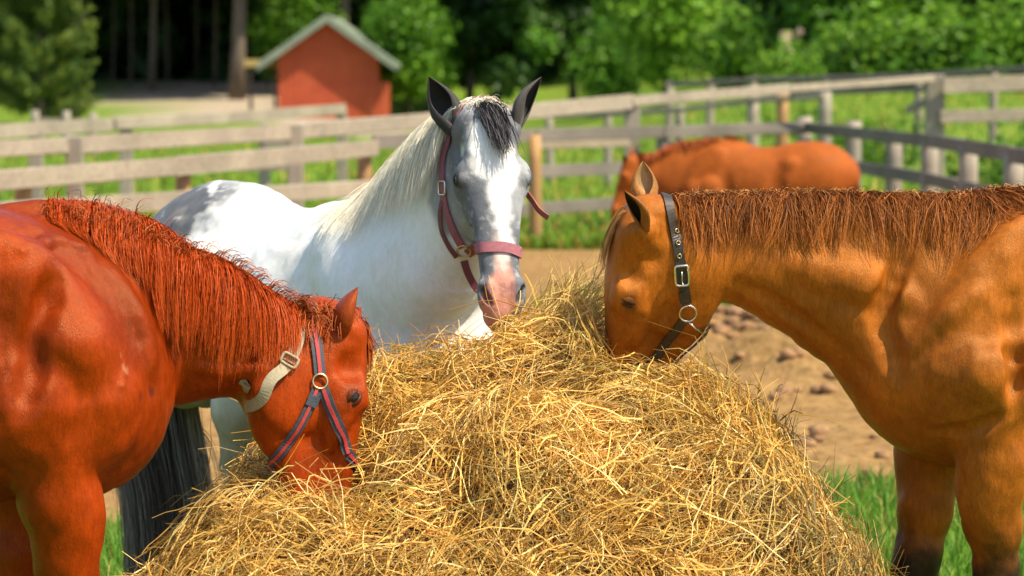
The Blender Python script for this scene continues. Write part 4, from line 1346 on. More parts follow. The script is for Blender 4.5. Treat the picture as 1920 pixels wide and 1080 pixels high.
def blades(name, xy, hgt, wid, cols, lean=.5, label=None):
    n = len(xy)
    z = terrain(xy[:, 0], xy[:, 1])
    b = np.stack([xy[:, 0], xy[:, 1], z], 1)
    an = RNG.uniform(0, 2 * math.pi, n)
    dr = np.stack([np.cos(an), np.sin(an), an * 0], 1)
    sd = np.stack([-np.sin(an), np.cos(an), an * 0], 1)
    ln = (RNG.random(n) * lean)[:, None]
    h = hgt[:, None]; w = wid[:, None]
    upz = np.array([0, 0, 1.0])
    p1 = b + upz * h * .55 + dr * h * ln * .35
    p2 = b + upz * h * .9 + dr * h * ln
    V = np.stack([b - sd * w, b + sd * w, p1 + sd * w * .8, p1 - sd * w * .8, p2], 1).reshape(-1, 3)
    k = np.arange(n)[:, None] * 5
    F4 = k + np.array([[0, 1, 2, 3]]); F3 = k + np.array([[3, 2, 4]])
    cc = np.repeat(cols, 5, 0)
    return tag(mesh_np(name, V, [F4, F3], M['grass'], None, col=cc, smooth=False), label, None, None, 'stuff')
def green(n, xy, s=1.0):
    q = np.stack([xy[:, 0], xy[:, 1], xy[:, 0] * 0], 1)
    f = fbm(q, 1.1, 81, 3)[:, None]
    a, b_, y = np.array([.035, .13, .010]), np.array([.10, .25, .018]), np.array([.26, .27, .06])
    c = a * (1 - f) + b_ * f
    w = (RNG.random((n, 1)) < .10)
    c = np.where(w, y, c)
    return c * RNG.uniform(.7, 1.3, (n, 1)) * s * 1.15 * np.array([1.15, .9, 1.0])
# near grass, beside and behind the hay
n = 62000
xy = np.stack([RNG.uniform(-3.2, 3.2, n), 7.0 + 6.6 * RNG.random(n) ** .8], 1)
keep = (np.abs(xy[:, 0]) > .55) & (xy[:, 1] + (fbm(np.stack([xy[:, 0], xy[:, 1], xy[:, 0] * 0], 1), .9, 75, 3) - .5) * 1.3 < np.where(xy[:, 0] < 0, 12.2, 13.4))
xy = xy[keep]; n = len(xy)
blades('grass', xy, RNG.uniform(.05, .14, n), RNG.uniform(.002, .0045, n), green(n, xy, 1.3), .8)
n = 2600
xy = np.concatenate([np.stack([RNG.normal(1.9, .26, n // 2), RNG.normal(23.2, .7, n // 2)], 1), np.stack([RNG.normal(.62, .18, n // 2), RNG.normal(23, .5, n // 2)], 1)])
blades('grass', xy, RNG.uniform(.06, .16, n), RNG.uniform(.004, .008, n), green(n, xy), .8)
n = 45000
yy = 30.3 + 50 * RNG.random(n) ** 1.8
xy = np.stack([RNG.uniform(-.21, .21, n) * yy, yy], 1)
ok = np.abs(xy[:, 0] - np.interp(yy, [70, 90], [-2, -5])) > np.where(yy > 70, 1.5, -1)
xy = xy[ok]; n = len(xy)
blades('grass', xy, RNG.uniform(.06, .22, n), RNG.uniform(.008, .02, n), green(n, xy, 1.35) * np.array([1.35, 1.05, 1.0]), .9)

# loose clods of earth
cl = []
mb = MB()
for i in range(560):
    x, y = RNG.normal(2.05, .75), RNG.normal(18.6, 2.3)
    if i > 260: x, y = RNG.normal(1.72, .26), RNG.normal(20.6, .9)
    if RNG.random() < .25: x, y = RNG.uniform(-4, 4), RNG.uniform(14, 26)
    r = RNG.uniform(.015, .065)
    z = float(terrain(np.array([x]), np.array([y]))[0])
    t = (1 + 5 ** .5) / 2
    ico = nrm(np.array([(-1, t, 0), (1, t, 0), (-1, -t, 0), (1, -t, 0), (0, -1, t), (0, 1, t), (0, -1, -t), (0, 1, -t), (t, 0, -1), (t, 0, 1), (-t, 0, -1), (-t, 0, 1)]))
    F = [(0, 11, 5), (0, 5, 1), (0, 1, 7), (0, 7, 10), (0, 10, 11), (1, 5, 9), (5, 11, 4), (11, 10, 2), (10, 7, 6), (7, 1, 8), (3, 9, 4), (3, 4, 2), (3, 2, 6), (3, 6, 8), (3, 8, 9), (4, 9, 5), (2, 4, 11), (6, 2, 10), (8, 6, 7), (9, 8, 1)]
    V = ico * r * RNG.uniform(.7, 1.25, (12, 1)) * np.array([1.2, 1.1, .75]) + np.array([x, y, z + r * .2])
    mb.add(V, F)
M['clod'] = simple_mat('earth_clod', (.26, .14, .060), .95, 0, .4, 20, .01)
tag(mb.build('earth_clods', M['clod'], smooth=True), kind='stuff')

# ------------------------------------------------------------------ hay
def gauss(x, y, cx, cy, rx, ry, p=2.0):
    r = (np.abs((x - cx) / rx) ** 2.3 + np.abs((y - cy) / ry) ** 2.3) ** (1 / 2.3)
    return np.clip(1 - np.clip(r, 0, 1) ** 3, 0, 1) ** .55
def hay_base(x, y):
    a = 1.18 * gauss(x, y, .04, 8.02, .95, .72)
    b = .93 * gauss(x, y, -.22, 7.45, .86, .55)
    c = 0.97 * gauss(x, y, .40, 7.62, .64, .66)
    e = 1.06 * gauss(x, y, .03, 7.55, .62, .50)
    k = 22.0
    h = np.log(np.exp(k * a) + np.exp(k * b) + np.exp(k * c) + np.exp(k * e)) / k - math.log(4) / k
    h = h - .045 * np.exp(-((x + .12) / .3) ** 4) * smoothstep(7.6, 8.0, y)
    h = h + .12 * np.exp(-(((x - .19) / .13) ** 2 + ((y - 8.15) / .2) ** 2))
    h = h - .07 * smoothstep(.38, .8, x) - .02 * np.exp(-((x + .28) / .16) ** 2) * smoothstep(7.5, 7.9, y) + .05 * np.exp(-(((x - .12) / .16) ** 2 + ((y - 8.0) / .3) ** 2))
    h = h - .20 * np.exp(-(((x + .42) / .20) ** 2 + ((y - 7.62) / .22) ** 2))
    h = h - .10 * np.exp(-(((x - .33) / .16) ** 2 + ((y - 7.95) / .22) ** 2))
    return h
def hay_h(x, y):
    p = np.stack([x, y, hay_base(x, y) * 1.0], -1)
    h = hay_base(x, y)
    w = smoothstep(0, .3, h)
    return h + w * (.20 * (fbm(p, 4.2, 91, 2) - .5) + .22 * (fbm(p, 7.5, 92, 2) - .5))
hx = np.arange(-1.05, 1.12, .02); hy = np.arange(6.85, 8.8, .02)
HX, HY = np.meshgrid(hx, hy, indexing='ij')
HZ = hay_h(HX, HY) - .035
hi_ = np.arange(HX.size).reshape(HX.shape)
HF = np.stack([hi_[:-1, :-1], hi_[1:, :-1], hi_[1:, 1:], hi_[:-1, 1:]], -1).reshape(-1, 4)
hv = np.stack([HX, HY, HZ], -1).reshape(-1, 3)
HF = HF[(hv[HF][:, :, 2] > -.03).any(1)]
hay = empty('hay_pile', (.03, 7.8, 0), 'large loose heap of golden hay the horses are eating from', 'hay')
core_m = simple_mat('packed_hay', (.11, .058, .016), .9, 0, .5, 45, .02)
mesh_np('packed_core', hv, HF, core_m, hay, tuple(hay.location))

def hay_strands(n, lmin, lmax, r0, offr, lift, front=True, seed=0, lim=None, downhill=.55, palette=None):
    cnt = 0; X = []; 
    while cnt < n:
        x = RNG.uniform(-1.05, 1.12, n * 2); y = RNG.uniform(6.85, 8.8, n * 2)
        h = hay_h(x, y); e = .012
        gxx = (hay_h(x + e, y) - hay_h(x - e, y)) / (2 * e); gyy = (hay_h(x, y + e) - hay_h(x, y - e)) / (2 * e)
        w = np.sqrt(1 + gxx ** 2 + gyy ** 2)
        ok = (RNG.random(n * 2) < w / 5.0) & (h > .12) & ((y < 8.25) | (RNG.random(n * 2) < .3)) & ((h > .45) | (RNG.random(n * 2) < .4))
        if lim is not None: ok &= lim(x, y, h)
        X.append(np.stack([x, y, h], 1)[ok]); cnt += ok.sum()
    P0 = np.concatenate(X)[:n]
    x, y, h = P0.T
    steps = 6
    L_ = RNG.uniform(lmin, lmax, n) * RNG.uniform(.6, 1.0, n)
    q = P0 * 1.0
    th = (fbm(q, 3.2, 95 + seed, 2) - .5) * 9.0 + RNG.normal(0, .75, n)
    P = np.zeros((n, steps, 3))
    off = RNG.random(n) ** 1.5 * offr
    p = P0.copy()
    lf = np.where(RNG.random(n) < lift[0], RNG.uniform(.2, 1.0, n), 0) * lift[1]
    curl = RNG.normal(0, .26, n)
    v = None
    for i in range(steps):
        e = .015
        gx_ = (hay_h(p[:, 0] + e, p[:, 1]) - hay_h(p[:, 0] - e, p[:, 1])) / (2 * e)
        gy_ = (hay_h(p[:, 0], p[:, 1] + e) - hay_h(p[:, 0], p[:, 1] - e)) / (2 * e)
        nn = nrm(np.stack([-gx_, -gy_, np.ones(n)], 1))
        if v is None:
            a_ = nrm(np.cross(nn, np.array([0.3, 1.0, 0.1]))); b_ = np.cross(nn, a_)
            v = a_ * np.cos(th)[:, None] + b_ * np.sin(th)[:, None]
            dh = nrm(np.stack([gx_ * -1, gy_ * -1, -(gx_ ** 2 + gy_ ** 2)], 1))
            v = nrm(v + dh * downhill * RNG.random((n, 1)) * 1.6)
            p = P0 + nn * off[:, None]
        P[:, i] = p
        v = nrm(v - nn * (v * nn).sum(1, keepdims=True) * .75 + np.cross(nn, v) * (curl * .35 + RNG.normal(0, .19, n))[:, None] + nn * lf[:, None] + np.array([0, 0, -.05]) * (lf > 0)[:, None] * i)
        p = p + v * (L_ / (steps - 1))[:, None]
        hh = hay_h(p[:, 0], p[:, 1])
        sd = (p[:, 2] - hh) / np.sqrt(1 + np.minimum(gx_ ** 2 + gy_ ** 2, 16))
        low = np.maximum(off * .6 - .006 - sd, 0)
        p = p + nn * np.minimum(low, .03)[:, None]
        pull = np.where(lf == 0, np.clip(sd - off * 1.4 - .012, 0, .02), 0)
        p = p - nn * pull[:, None]
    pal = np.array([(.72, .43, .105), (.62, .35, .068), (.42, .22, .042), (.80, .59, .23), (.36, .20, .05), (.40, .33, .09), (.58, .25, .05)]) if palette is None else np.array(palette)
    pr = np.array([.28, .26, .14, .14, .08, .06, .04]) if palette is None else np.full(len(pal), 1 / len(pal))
    c = pal[RNG.choice(len(pal), n, p=pr / pr.sum())] * RNG.uniform(.75, 1.2, (n, 1))
    if palette is None:
        pz = fbm(P0, 5.0, 197, 2)[:, None]
        c = c * (0.72 + .56 * smoothstep(.3, .65, pz)) * np.where(fbm(P0, 3.0, 199, 2)[:, None] > .60, np.array([.88, .86, .7]), 1.0)
    t = np.linspace(0, 1, steps)
    r = r0 * RNG.uniform(.5, 1.35, (n, 1)) * (1 - .45 * t[None])
    return P, r, np.repeat(c[:, None], steps, 1)
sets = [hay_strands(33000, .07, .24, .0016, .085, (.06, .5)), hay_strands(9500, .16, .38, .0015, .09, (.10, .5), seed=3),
        hay_strands(2200, .07, .18, .0012, .04, (1.0, .7), lim=lambda x, y, h: (y > 7.75) & (x < .6) | (x < -.7), downhill=.2),
        hay_strands(6500, .10, .26, .0014, .075, (.15, .5), lim=lambda x, y, h: x > .60 + .1 * np.sin(y * 9), palette=[(.20, .16, .06), (.28, .19, .07), (.15, .13, .05), (.36, .26, .09)])]  # right-edge strands darker: the golden horse's shadow is put into their colour
# the wisp standing up at the back of the ridge
n = 620
b0 = W(1015, 610, 8.12); tipc = W(1105, 500, 8.16)
P = np.zeros((n, 6, 3))
for i in range(n):
    s_ = RNG.random() ** 1.2
    st_ = b0 + (tipc - b0) * s_ * .55 + np.array([RNG.normal(.03, .06), RNG.normal(0, .07), RNG.normal(-.045, .035)])
    dr_ = nrm(tipc - b0 + np.array([RNG.normal(.02, .05), RNG.normal(0, .06), RNG.normal(0, .045)]))
    ln_ = RNG.uniform(.07, .17)
    bend = RNG.normal(0, .25, 3)
    pt = st_.copy(); vv = dr_
    for j in range(6):
        P[i, j] = pt; vv = nrm(vv + bend * .3 + RNG.normal(0, .10, 3)); pt = pt + vv * ln_ / 5
cw = np.array([(.84, .58, .19), (.70, .45, .12), (.45, .29, .08)])[RNG.integers(0, 3, n)] * RNG.uniform(.8, 1.2, (n, 1))
sets.append((P, .0015 * RNG.uniform(.5, 1.3, (n, 1)) * np.linspace(1, .5, 6)[None], np.repeat(cw[:, None], 6, 1)))
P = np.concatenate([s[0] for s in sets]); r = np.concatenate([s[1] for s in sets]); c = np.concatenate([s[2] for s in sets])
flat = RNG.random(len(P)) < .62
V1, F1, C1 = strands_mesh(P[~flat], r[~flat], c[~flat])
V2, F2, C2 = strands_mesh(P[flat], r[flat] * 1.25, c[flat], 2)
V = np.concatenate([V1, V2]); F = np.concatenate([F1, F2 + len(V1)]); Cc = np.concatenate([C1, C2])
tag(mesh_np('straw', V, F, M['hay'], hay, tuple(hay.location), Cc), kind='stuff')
#PART5
# ------------------------------------------------------------------ fences
def gz(x, y): return float(terrain(np.array([x]), np.array([y]))[0])
def rail(parent, A, Bp, hw, th, mat, name='rail'):
    A, Bp = np.array(A), np.array(Bp)
    d = Bp - A; Ln = np.linalg.norm(d); d = d / Ln
    s_ = nrm(np.cross(d, [0, 0, 1.0])); u_ = np.cross(s_, d)
    mb = MB(); mb.box((A + Bp) / 2, (Ln / 2, th / 2, hw / 2), np.stack([d, s_, u_], 1), .006, .003)
    return mb.build(name, mat, parent, tuple(parent.location))
def post(parent, x, y, top, r, mat, square=False, name='post'):
    z0 = gz(x, y) - .15
    mb = MB()
    if square:
        mb.box((x, y, (top + z0) / 2), (r, r, (top - z0) / 2), None, .01, .003)
    else:
        k = np.linspace(0, 1, 6)
        P = np.stack([x + .006 * np.sin(k * 4 + x), np.full(6, y), z0 + (top - z0) * k], 1)
        mb.tube(P, r * (1.06 - .1 * k), 10)
    return mb.build(name, mat, parent, tuple(parent.location), smooth=not square)
def zat(v, d): return W(960, v, d)[2]
def rx(u, d): return W(u, 540, d)[0]

# inner corral: nearest to the yard, three rails
ra_pts = [(-60, 20.6), (340, 23.2), (708, 27.4)]           # pale boards on the left run
f1 = empty('board_fence', (rx(340, 23.4), 23.4, 0), 'pale grey board fence with orange posts on the left behind the white horse', 'fence')
for a_, b_, v0a, v0b in (((-60, 20.6), (330, 23.2), 343, 312), ((330, 23.22), (708, 27.4), 311, 277)):
    rail(f1, W(a_[0], v0a, a_[1]), W(b_[0], v0b, b_[1]), .15, .035, M['wood_grey'])
for a_, b_, v0a, v0b in (((-60, 20.6), (330, 23.2), 402, 376), ((330, 23.22), (720, 27.5), 375, 351)):
    rail(f1, W(a_[0], v0a, a_[1]), W(b_[0], v0b, b_[1]), .14, .035, M['wood_grey'])
for u, d in ((40, 21.3), (340, 23.45), (682, 27.25)):
    post(f1, rx(u, d), d + .14, zat(285 if u > 600 else 318, d), .075 if u > 600 else .065, M['post_orange'])
f2 = empty('rail_fence', (rx(1190, 33), 33.0, 0), 'dark weathered rail fence of a round corral curving behind the pony', 'fence')
cor = [(700, 28.6, 266), (1003, 31.5, 253), (1242, 33.6, 247), (1508, 35.6, 239), (1592, 34.4, 248), (1668, 32.2, 256), (1735, 30.3, 263), (1808, 27.8, 274), (1895, 25.0, 290), (2060, 22.0, 318)]
for i in range(len(cor) - 1):
    (u0, d0, v0), (u1, d1, v1) = cor[i], cor[i + 1]
    z0, z1 = zat(v0, d0), zat(v1, d1)
    for dz in (0, -.40, -.80):
        A = np.array([rx(u0, d0), d0, z0 + dz]); Bq = np.array([rx(u1, d1), d1, z1 + dz])
        sh_ = (Bq - A) * .004
        rail(f2, A + sh_, Bq - sh_, .135, .04, M['wood_dark'])
for i, (u, d, v) in enumerate(cor):
    if i == 0: continue
    lift = .13 if u in (1508, 1592) else (.05 if u == 1242 else -.0)
    post(f2, rx(u + (8 if i > 3 else 0), d), d + (.14 if i > 1 else -.11), zat(v, d) + lift, .095 if i > 2 else .07, M['post_orange'] if u == 1003 else M['post_grey'])

# lane fence behind: posts with boards nailed on
f3 = empty('board_fence', (rx(557, 30), 30.0, 0), 'tall weathered board fence running across the paddock to the big post at right', 'fence')
run = [(-60, 23.0, 281, .13), (147, 24.6, 272, .145), (557, 29.0, 246, .15), (880, 31.2, 220, .16), (1185, 33.4, 190, .17), (1480, 35.0, 166, .12), (1752, 36.2, 147, .10)]
for (u0, d0, v0, w0), (u1, d1, v1, w1) in zip(run[:-1], run[1:]):
    A, Bq = W(u0, v0, d0), W(u1, v1, d1)
    sh_ = (Bq - A) * .002
    rail(f3, A + sh_, Bq - sh_, (w0 + w1) / 2 * (1.0 if u1 < 1200 else .8), .04, M['wood_grey'])
rail(f3, W(1768, 160, 36.2), W(2000, 152, 36.8), .20, .05, M['wood_grey'])
rail(f3, W(1762, 219, 36.25), W(1990, 214, 36.8), .16, .05, M['wood_grey'])
rail(f3, W(1000, 268, 32.2), W(1180, 263, 33.4), .14, .04, M['wood_grey'])
for u, d, v, r, m_ in ((147, 24.6, 254, .065, 'post_grey'), (557, 29.0, 233, .075, 'post_grey'), (1185, 33.4, 182, .085, 'post_grey'), (1752, 36.3, 140, .11, 'post_grey'), (880, 31.2, 220, .07, 'post_grey'), (1982, 36.9, 142, .1, 'post_grey')):
    post(f3, rx(u, d), d - .13 if u < 600 else d + .13, zat(v, d), r, M[m_], True)
rail(f3, W(1700, 207, 36.9), W(1748, 186, 36.5), .10, .04, M['wood_grey'], 'brace')

# outer fence with capped top rail on the left
f4 = empty('rail_fence', (rx(300, 38), 38.0, 0), 'grey rail fence with sloping top board ending at a post before the red shed', 'fence')
for (u0, v0, d0), (u1, v1, d1) in (((-60, 250, 30.5), (208, 234, 34.6)), ((214, 232, 34.7), (420, 222, 39.0)), ((420, 221, 39.05), (645, 204, 44.5))):
    rail(f4, W(u0, v0, d0), W(u1, v1, d1), .15, .06, M['wood_grey'], 'top_board')
rail(f4, W(490, 256, 39.5), W(548, 254, 40.5), .30, .06, M['wood_dark'])  # board in shadow: its shade is put in by the dark wood colour
for u, d, v in ((65, 32.2, 244), (235, 35.2, 236), (495, 40.3, 232), (641, 44.3, 204)):
    post(f4, rx(u, d), d + .2, zat(v, d), .075, M['post_grey'], True)
rail(f4, W(440, 312, 31.0), W(540, 311, 31.8), .10, .05, M['wood_dark'])  # shadow side of the rails behind, painted in by the dark wood colour
rail(f4, W(112, 338, 27.0), W(142, 336, 27.2), .07, .05, M['wood_dark'])

# far fences
f5 = empty('rail_fence', (rx(1400, 52), 52.0, gz(rx(1400, 52), 52)), 'thin dark rail fence far off along the foot of the trees at right', 'fence')
fr = [(1255, 56.0, 158), (1330, 55.5, 155), (1410, 55, 150), (1545, 54, 147), (1720, 53, 141), (1860, 52, 132), (2000, 51, 124)]
for (u0, d0, v0), (u1, d1, v1) in zip(fr[:-1], fr[1:]):
    for dv in (0, 26):
        rail(f5, W(u0, v0 + dv, d0), W(u1, v1 + dv, d1), .10, .04, M['wood_dark'])
for u, d, v in fr:
    post(f5, rx(u, d), d + .1, zat(v - 6, d), .08, M['post_grey'])
f6 = empty('rail_fence', (rx(1005, 48), 48.0, gz(rx(1005, 48), 48)), 'weathered fence posts standing in the long grass behind the boards', 'fence')
fr = [(1030, 47.0, 206), (1140, 46, 204), (1275, 45, 196), (1410, 44.5, 178), (1465, 44, 176), (1545, 43.5, 172)]
for (u0, d0, v0), (u1, d1, v1) in zip(fr[:-1], fr[1:]):
    rail(f6, W(u0, v0 + 10, d0), W(u1, v1 + 10, d1), .08, .04, M['wood_grey'])
for u, d, v in fr:
    post(f6, rx(u, d), d + .1, zat(v, d), .07 if u < 1400 else .1, M['post_orange'] if u == 1465 else M['post_grey'])
f7 = empty('rail_fence', (rx(100, 62), 62.0, gz(rx(100, 62), 62)), 'row of low grey fence posts on the grass before the pine', 'fence')
for u, v in ((70, 207), (128, 208), (178, 211)):
    post(f7, rx(u, 62), 62, zat(v, 62), .09, M['post_grey'])
rail(f7, W(66, 226, 62), W(182, 227, 62), .1, .05, M['wood_grey'])

# ------------------------------------------------------------------ shed
sd = 104.0
sx0, sx1 = rx(524, sd), rx(709, sd)
sy0, dep = sd, 7.0
zb = gz((sx0 + sx1) / 2, sd) - .2
ze = zat(95, sd); zr = zat(29, sd)
shed = empty('shed', ((sx0 + sx1) / 2, sd, zb), 'small red wooden shed with a green grey gable roof at the edge of the trees', 'shed')
lo = tuple(shed.location)
m, nt, p = new_mat('red_paint')
n1 = noise(nt, 1.1, 5, .6); n2 = noise(nt, 12, 4, .6, stretch=(6, 6, .5))
r1 = ramp(nt, n1.outputs[0], [(.3, (.40, .055, .016)), (.7, (.54, .095, .026))]); r2 = ramp(nt, n2.outputs[0], [(.3, (.8,) * 3), (.7, (1.1,) * 3)])
L(nt, mixc(nt, 1.0, r1.outputs[0], r2.outputs[0], 'MULTIPLY'), p.inputs['Base Color']); p.inputs['Roughness'].default_value = .75
M['red'] = m
M['roof'] = simple_mat('green_grey_roofing', (.20, .235, .17), .8, 0, .25, 2.5)
M['trimw'] = simple_mat('grey_trim', (.33, .32, .27), .75, 0, .2, 3)
xm = (sx0 + sx1) / 2
# front gable: boards side by side
nb = 16
def gable_z(x): return ze + (zr - .12 - ze) * (1 - abs(x - xm) / ((sx1 - sx0) / 2))
for i in range(nb):
    xa, xb = sx0 + (sx1 - sx0) * i / nb + .008, sx0 + (sx1 - sx0) * (i + 1) / nb - .008
    y0 = sy0 + RNG.uniform(0, .012)
    mb = MB()
    za, zc = gable_z(xa), gable_z(xb)
    V = [(xa, y0, zb), (xb, y0, zb), (xb, y0, zc), (xa, y0, za), (xa, y0 + .05, zb), (xb, y0 + .05, zb), (xb, y0 + .05, zc), (xa, y0 + .05, za)]
    mb.add(V, [(0, 1, 2, 3), (5, 4, 7, 6), (1, 5, 6, 2), (4, 0, 3, 7), (3, 2, 6, 7), (4, 5, 1, 0)])
    mb.build('board', M['red'], shed, lo)
mb = MB()
mb.box((sx1 - .06, sy0 + dep / 2 + .06, (zb + ze) / 2), (.05, dep / 2, (ze - zb) / 2))
mb.build('side_wall', M['red'], shed, lo)
mb = MB(); mb.box((sx0 + .06, sy0 + dep / 2 + .06, (zb + ze) / 2), (.05, dep / 2, (ze - zb) / 2)); mb.build('side_wall', M['red'], shed, lo)
mb = MB()
V = [(sx0, sy0 + dep, zb), (sx1, sy0 + dep, zb), (sx1, sy0 + dep, ze), (xm, sy0 + dep, zr - .12), (sx0, sy0 + dep, ze)]
V += [(x, y + .05, z) for x, y, z in V]
mb.add(V, [(4, 3, 2, 1, 0), (5, 6, 7, 8, 9), (0, 1, 6, 5), (1, 2, 7, 6), (4, 0, 5, 9)]); mb.build('back_wall', M['red'], shed, lo)
slope = (zr - ze) / ((sx1 - sx0) / 2)
for sg in (-1, 1):
    ov = .72
    xe = xm + sg * ((sx1 - sx0) / 2 + ov)
    zee = zr - slope * ((sx1 - sx0) / 2 + ov)
    for fr_ in range(4):
        a0, a1 = fr_ / 4, (fr_ + 1) / 4
        xa, xb = xm + (xe - xm) * a0, xm + (xe - xm) * a1
        za, zc = zr + (zee - zr) * a0, zr + (zee - zr) * a1
        mb = MB(); y0, y1 = sy0 - .45, sy0 + dep + .3
        lift = .02 * (3 - fr_) * 0 + .015
        V = [(xa, y0, za + lift), (xb, y0, zc + lift), (xb, y1, zc + lift), (xa, y1, za + lift), (xa, y0, za - .10), (xb, y0, zc - .10), (xb, y1, zc - .10), (xa, y1, za - .10)]
        mb.add(V, [(0, 1, 2, 3), (7, 6, 5, 4), (0, 4, 5, 1), (2, 6, 7, 3), (1, 5, 6, 2), (3, 7, 4, 0)])
        mb.build('roof_panel', M['roof'], shed, lo)
    mb = MB()
    V = [(xm + sg * .0, sy0 - .47, zr + .06), (xe, sy0 - .47, zee + .06), (xe, sy0 - .47, zee - .24), (xm, sy0 - .47, zr - .24)]
    V += [(x, y - .05, z) for x, y, z in V]
    mb.add(V, [(0, 1, 2, 3), (7, 6, 5, 4), (0, 4, 5, 1), (2, 6, 7, 3), (1, 5, 6, 2)]); mb.build('barge_board', M['roof'], shed, lo)
mb = MB(); mb.box((sx1 + .20, sy0 + .5, zb + .75), (.2, .45, .75), None, .02); mb.build('bin_box', M['red'], shed, lo)
# a pale plank rack left of the shed
rk = empty('plank_rack', (rx(497, 106), 106, gz(rx(497, 106), 106)), 'yellowish planks on short legs between the tree trunk and the red shed', 'rack')
for k in range(2):
    mb = MB(); mb.box((rx(494, 106), 106 + k * .4, zat(119, 106)), (.66, .17, .13), None, .02); mb.build('plank', simple_mat('yellow_plank', (.42, .30, .10), .8), rk, tuple(rk.location))
for u in (472, 518):
    mb = MB(); zz = gz(rx(u, 106), 106); mb.box((rx(u, 106), 106.2, (zz + zat(126, 106)) / 2), (.06, .06, (zat(126, 106) - zz) / 2)); mb.build('leg', M['bark'], rk, tuple(rk.location))

# ------------------------------------------------------------------ trees
def leaves(n, clumps, size, pal, squash=.8, dirn=None):
    """clumps: (x,y,z,r); leaf-sized quads spread through them"""
    cl_ = np.array(clumps)
    w = cl_[:, 3] ** 2; w = w / w.sum()
    k = RNG.choice(len(cl_), n, p=w)
    u = nrm(RNG.normal(size=(n, 3))) * (RNG.random((n, 1)) ** .45)
    pos = cl_[k, :3] + u * cl_[k, 3:4] * np.array([1, 1, squash])
    nn = nrm(u + RNG.normal(0, .7, (n, 3)) + np.array([0, 0, .35]))
    a_ = nrm(np.cross(nn, RNG.normal(size=(n, 3)))); b_ = np.cross(nn, a_)
    sz = (size * RNG.uniform(.6, 1.35, n))[:, None]
    asp = .55
    if dirn is not None:
        a_ = nrm(u * np.array([1, 1, .3]) * .9 + np.array([0, 0, .65]) + RNG.normal(0, .45, (n, 3))); b_ = nrm(np.cross(a_, RNG.normal(size=(n, 3)))); asp = dirn
    V = np.stack([pos - a_ * sz, pos - b_ * sz * asp, pos + a_ * sz, pos + b_ * sz * asp], 1).reshape(-1, 3)
    F = np.arange(n * 4).reshape(n, 4)
    pal = np.array(pal)
    tint = RNG.random(len(cl_))[k]
    c = pal[np.clip((tint * len(pal)).astype(int), 0, len(pal) - 1)] * RNG.uniform(.7, 1.3, (n, 1))
    return V, F, np.repeat(c, 4, 0)
def trunk_mb(hgt, r, limbs=5, lean=0.0, start=.35):
    mb = MB()
    k = np.linspace(0, 1, 8)
    P = np.stack([lean * k * hgt + .04 * hgt * np.sin(k * 3) * .3, .03 * hgt * np.sin(k * 2.2) * .3, k * hgt], 1)
    mb.tube(P, r * np.array([1.35, 1.0, .9, .8, .68, .55, .4, .2]), 10)
    for i in range(limbs):
        t = start + (1 - start) * (i + .5) / limbs * .9
        b = np.array([np.interp(t, k, P[:, j]) for j in range(3)])
        an = i * 2.4 + RNG.random(); ln = hgt * RNG.uniform(.16, .28)
        dr_ = np.array([math.cos(an), math.sin(an), RNG.uniform(.15, .6)])
        Q = np.array([b + dr_ * ln * s_ + np.array([0, 0, .1 * ln * s_ ** 2]) for s_ in np.linspace(0, 1, 5)])
        mb.tube(Q, r * .42 * np.linspace(1, .2, 5) * (1 - .5 * t), 6)
    return mb
def tree(name, label, cat, loc, trunkargs, leafargs, group=None):
    root = empty(name, loc, label, cat, group)
    o = trunk_mb(*trunkargs).build('trunk', M['bark'], None, smooth=True); o.parent = root
    V, F, Cc = leaves(*leafargs)
    c = mesh_np('crown', V, F, M['leaf'], None, (0, 0, 0), Cc, smooth=False); c.parent = root
    return root
def blob(n, c, R, rr, sq=1.0, seed=None):
    out = []
    for _ in range(n):
        u = nrm(RNG.normal(size=3)) * RNG.random() ** .4
        out.append((c[0] + u[0] * R[0], c[1] + u[1] * R[1], c[2] + u[2] * R[2], RNG.uniform(*rr)))
    return out
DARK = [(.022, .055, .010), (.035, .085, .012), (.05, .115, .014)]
MID = [(.055, .14, .010), (.09, .22, .014), (.12, .27, .016)]
BRIGHT = [(.09, .21, .012), (.14, .29, .016), (.18, .33, .02)]
PINE = [(.06, .11, .018), (.115, .175, .026), (.18, .24, .034)]

# pine bush on the left
cl = []
for k in range(85):
    t = RNG.random() ** .85; z = .1 + 6.0 * t
    R_ = (2.65 - .31 * z) * RNG.uniform(.7, 1.1); an = RNG.uniform(0, 6.28)
    for s_ in np.linspace(.25, 1, 7):
        q = R_ * s_
        cl.append((math.cos(an) * q + RNG.normal(0, .05), math.sin(an) * q + RNG.normal(0, .05), z + .10 * q + .55 * s_ ** 3, .34 * (1.15 - .75 * s_)))
tree('pine_tree', 'bushy olive green pine at far left beyond the fences', 'tree', (rx(75, 94), 94, gz(rx(75, 94), 94) - .1), (6.6, .17, 7), (36000, cl, .12, PINE, 1.15, .26))

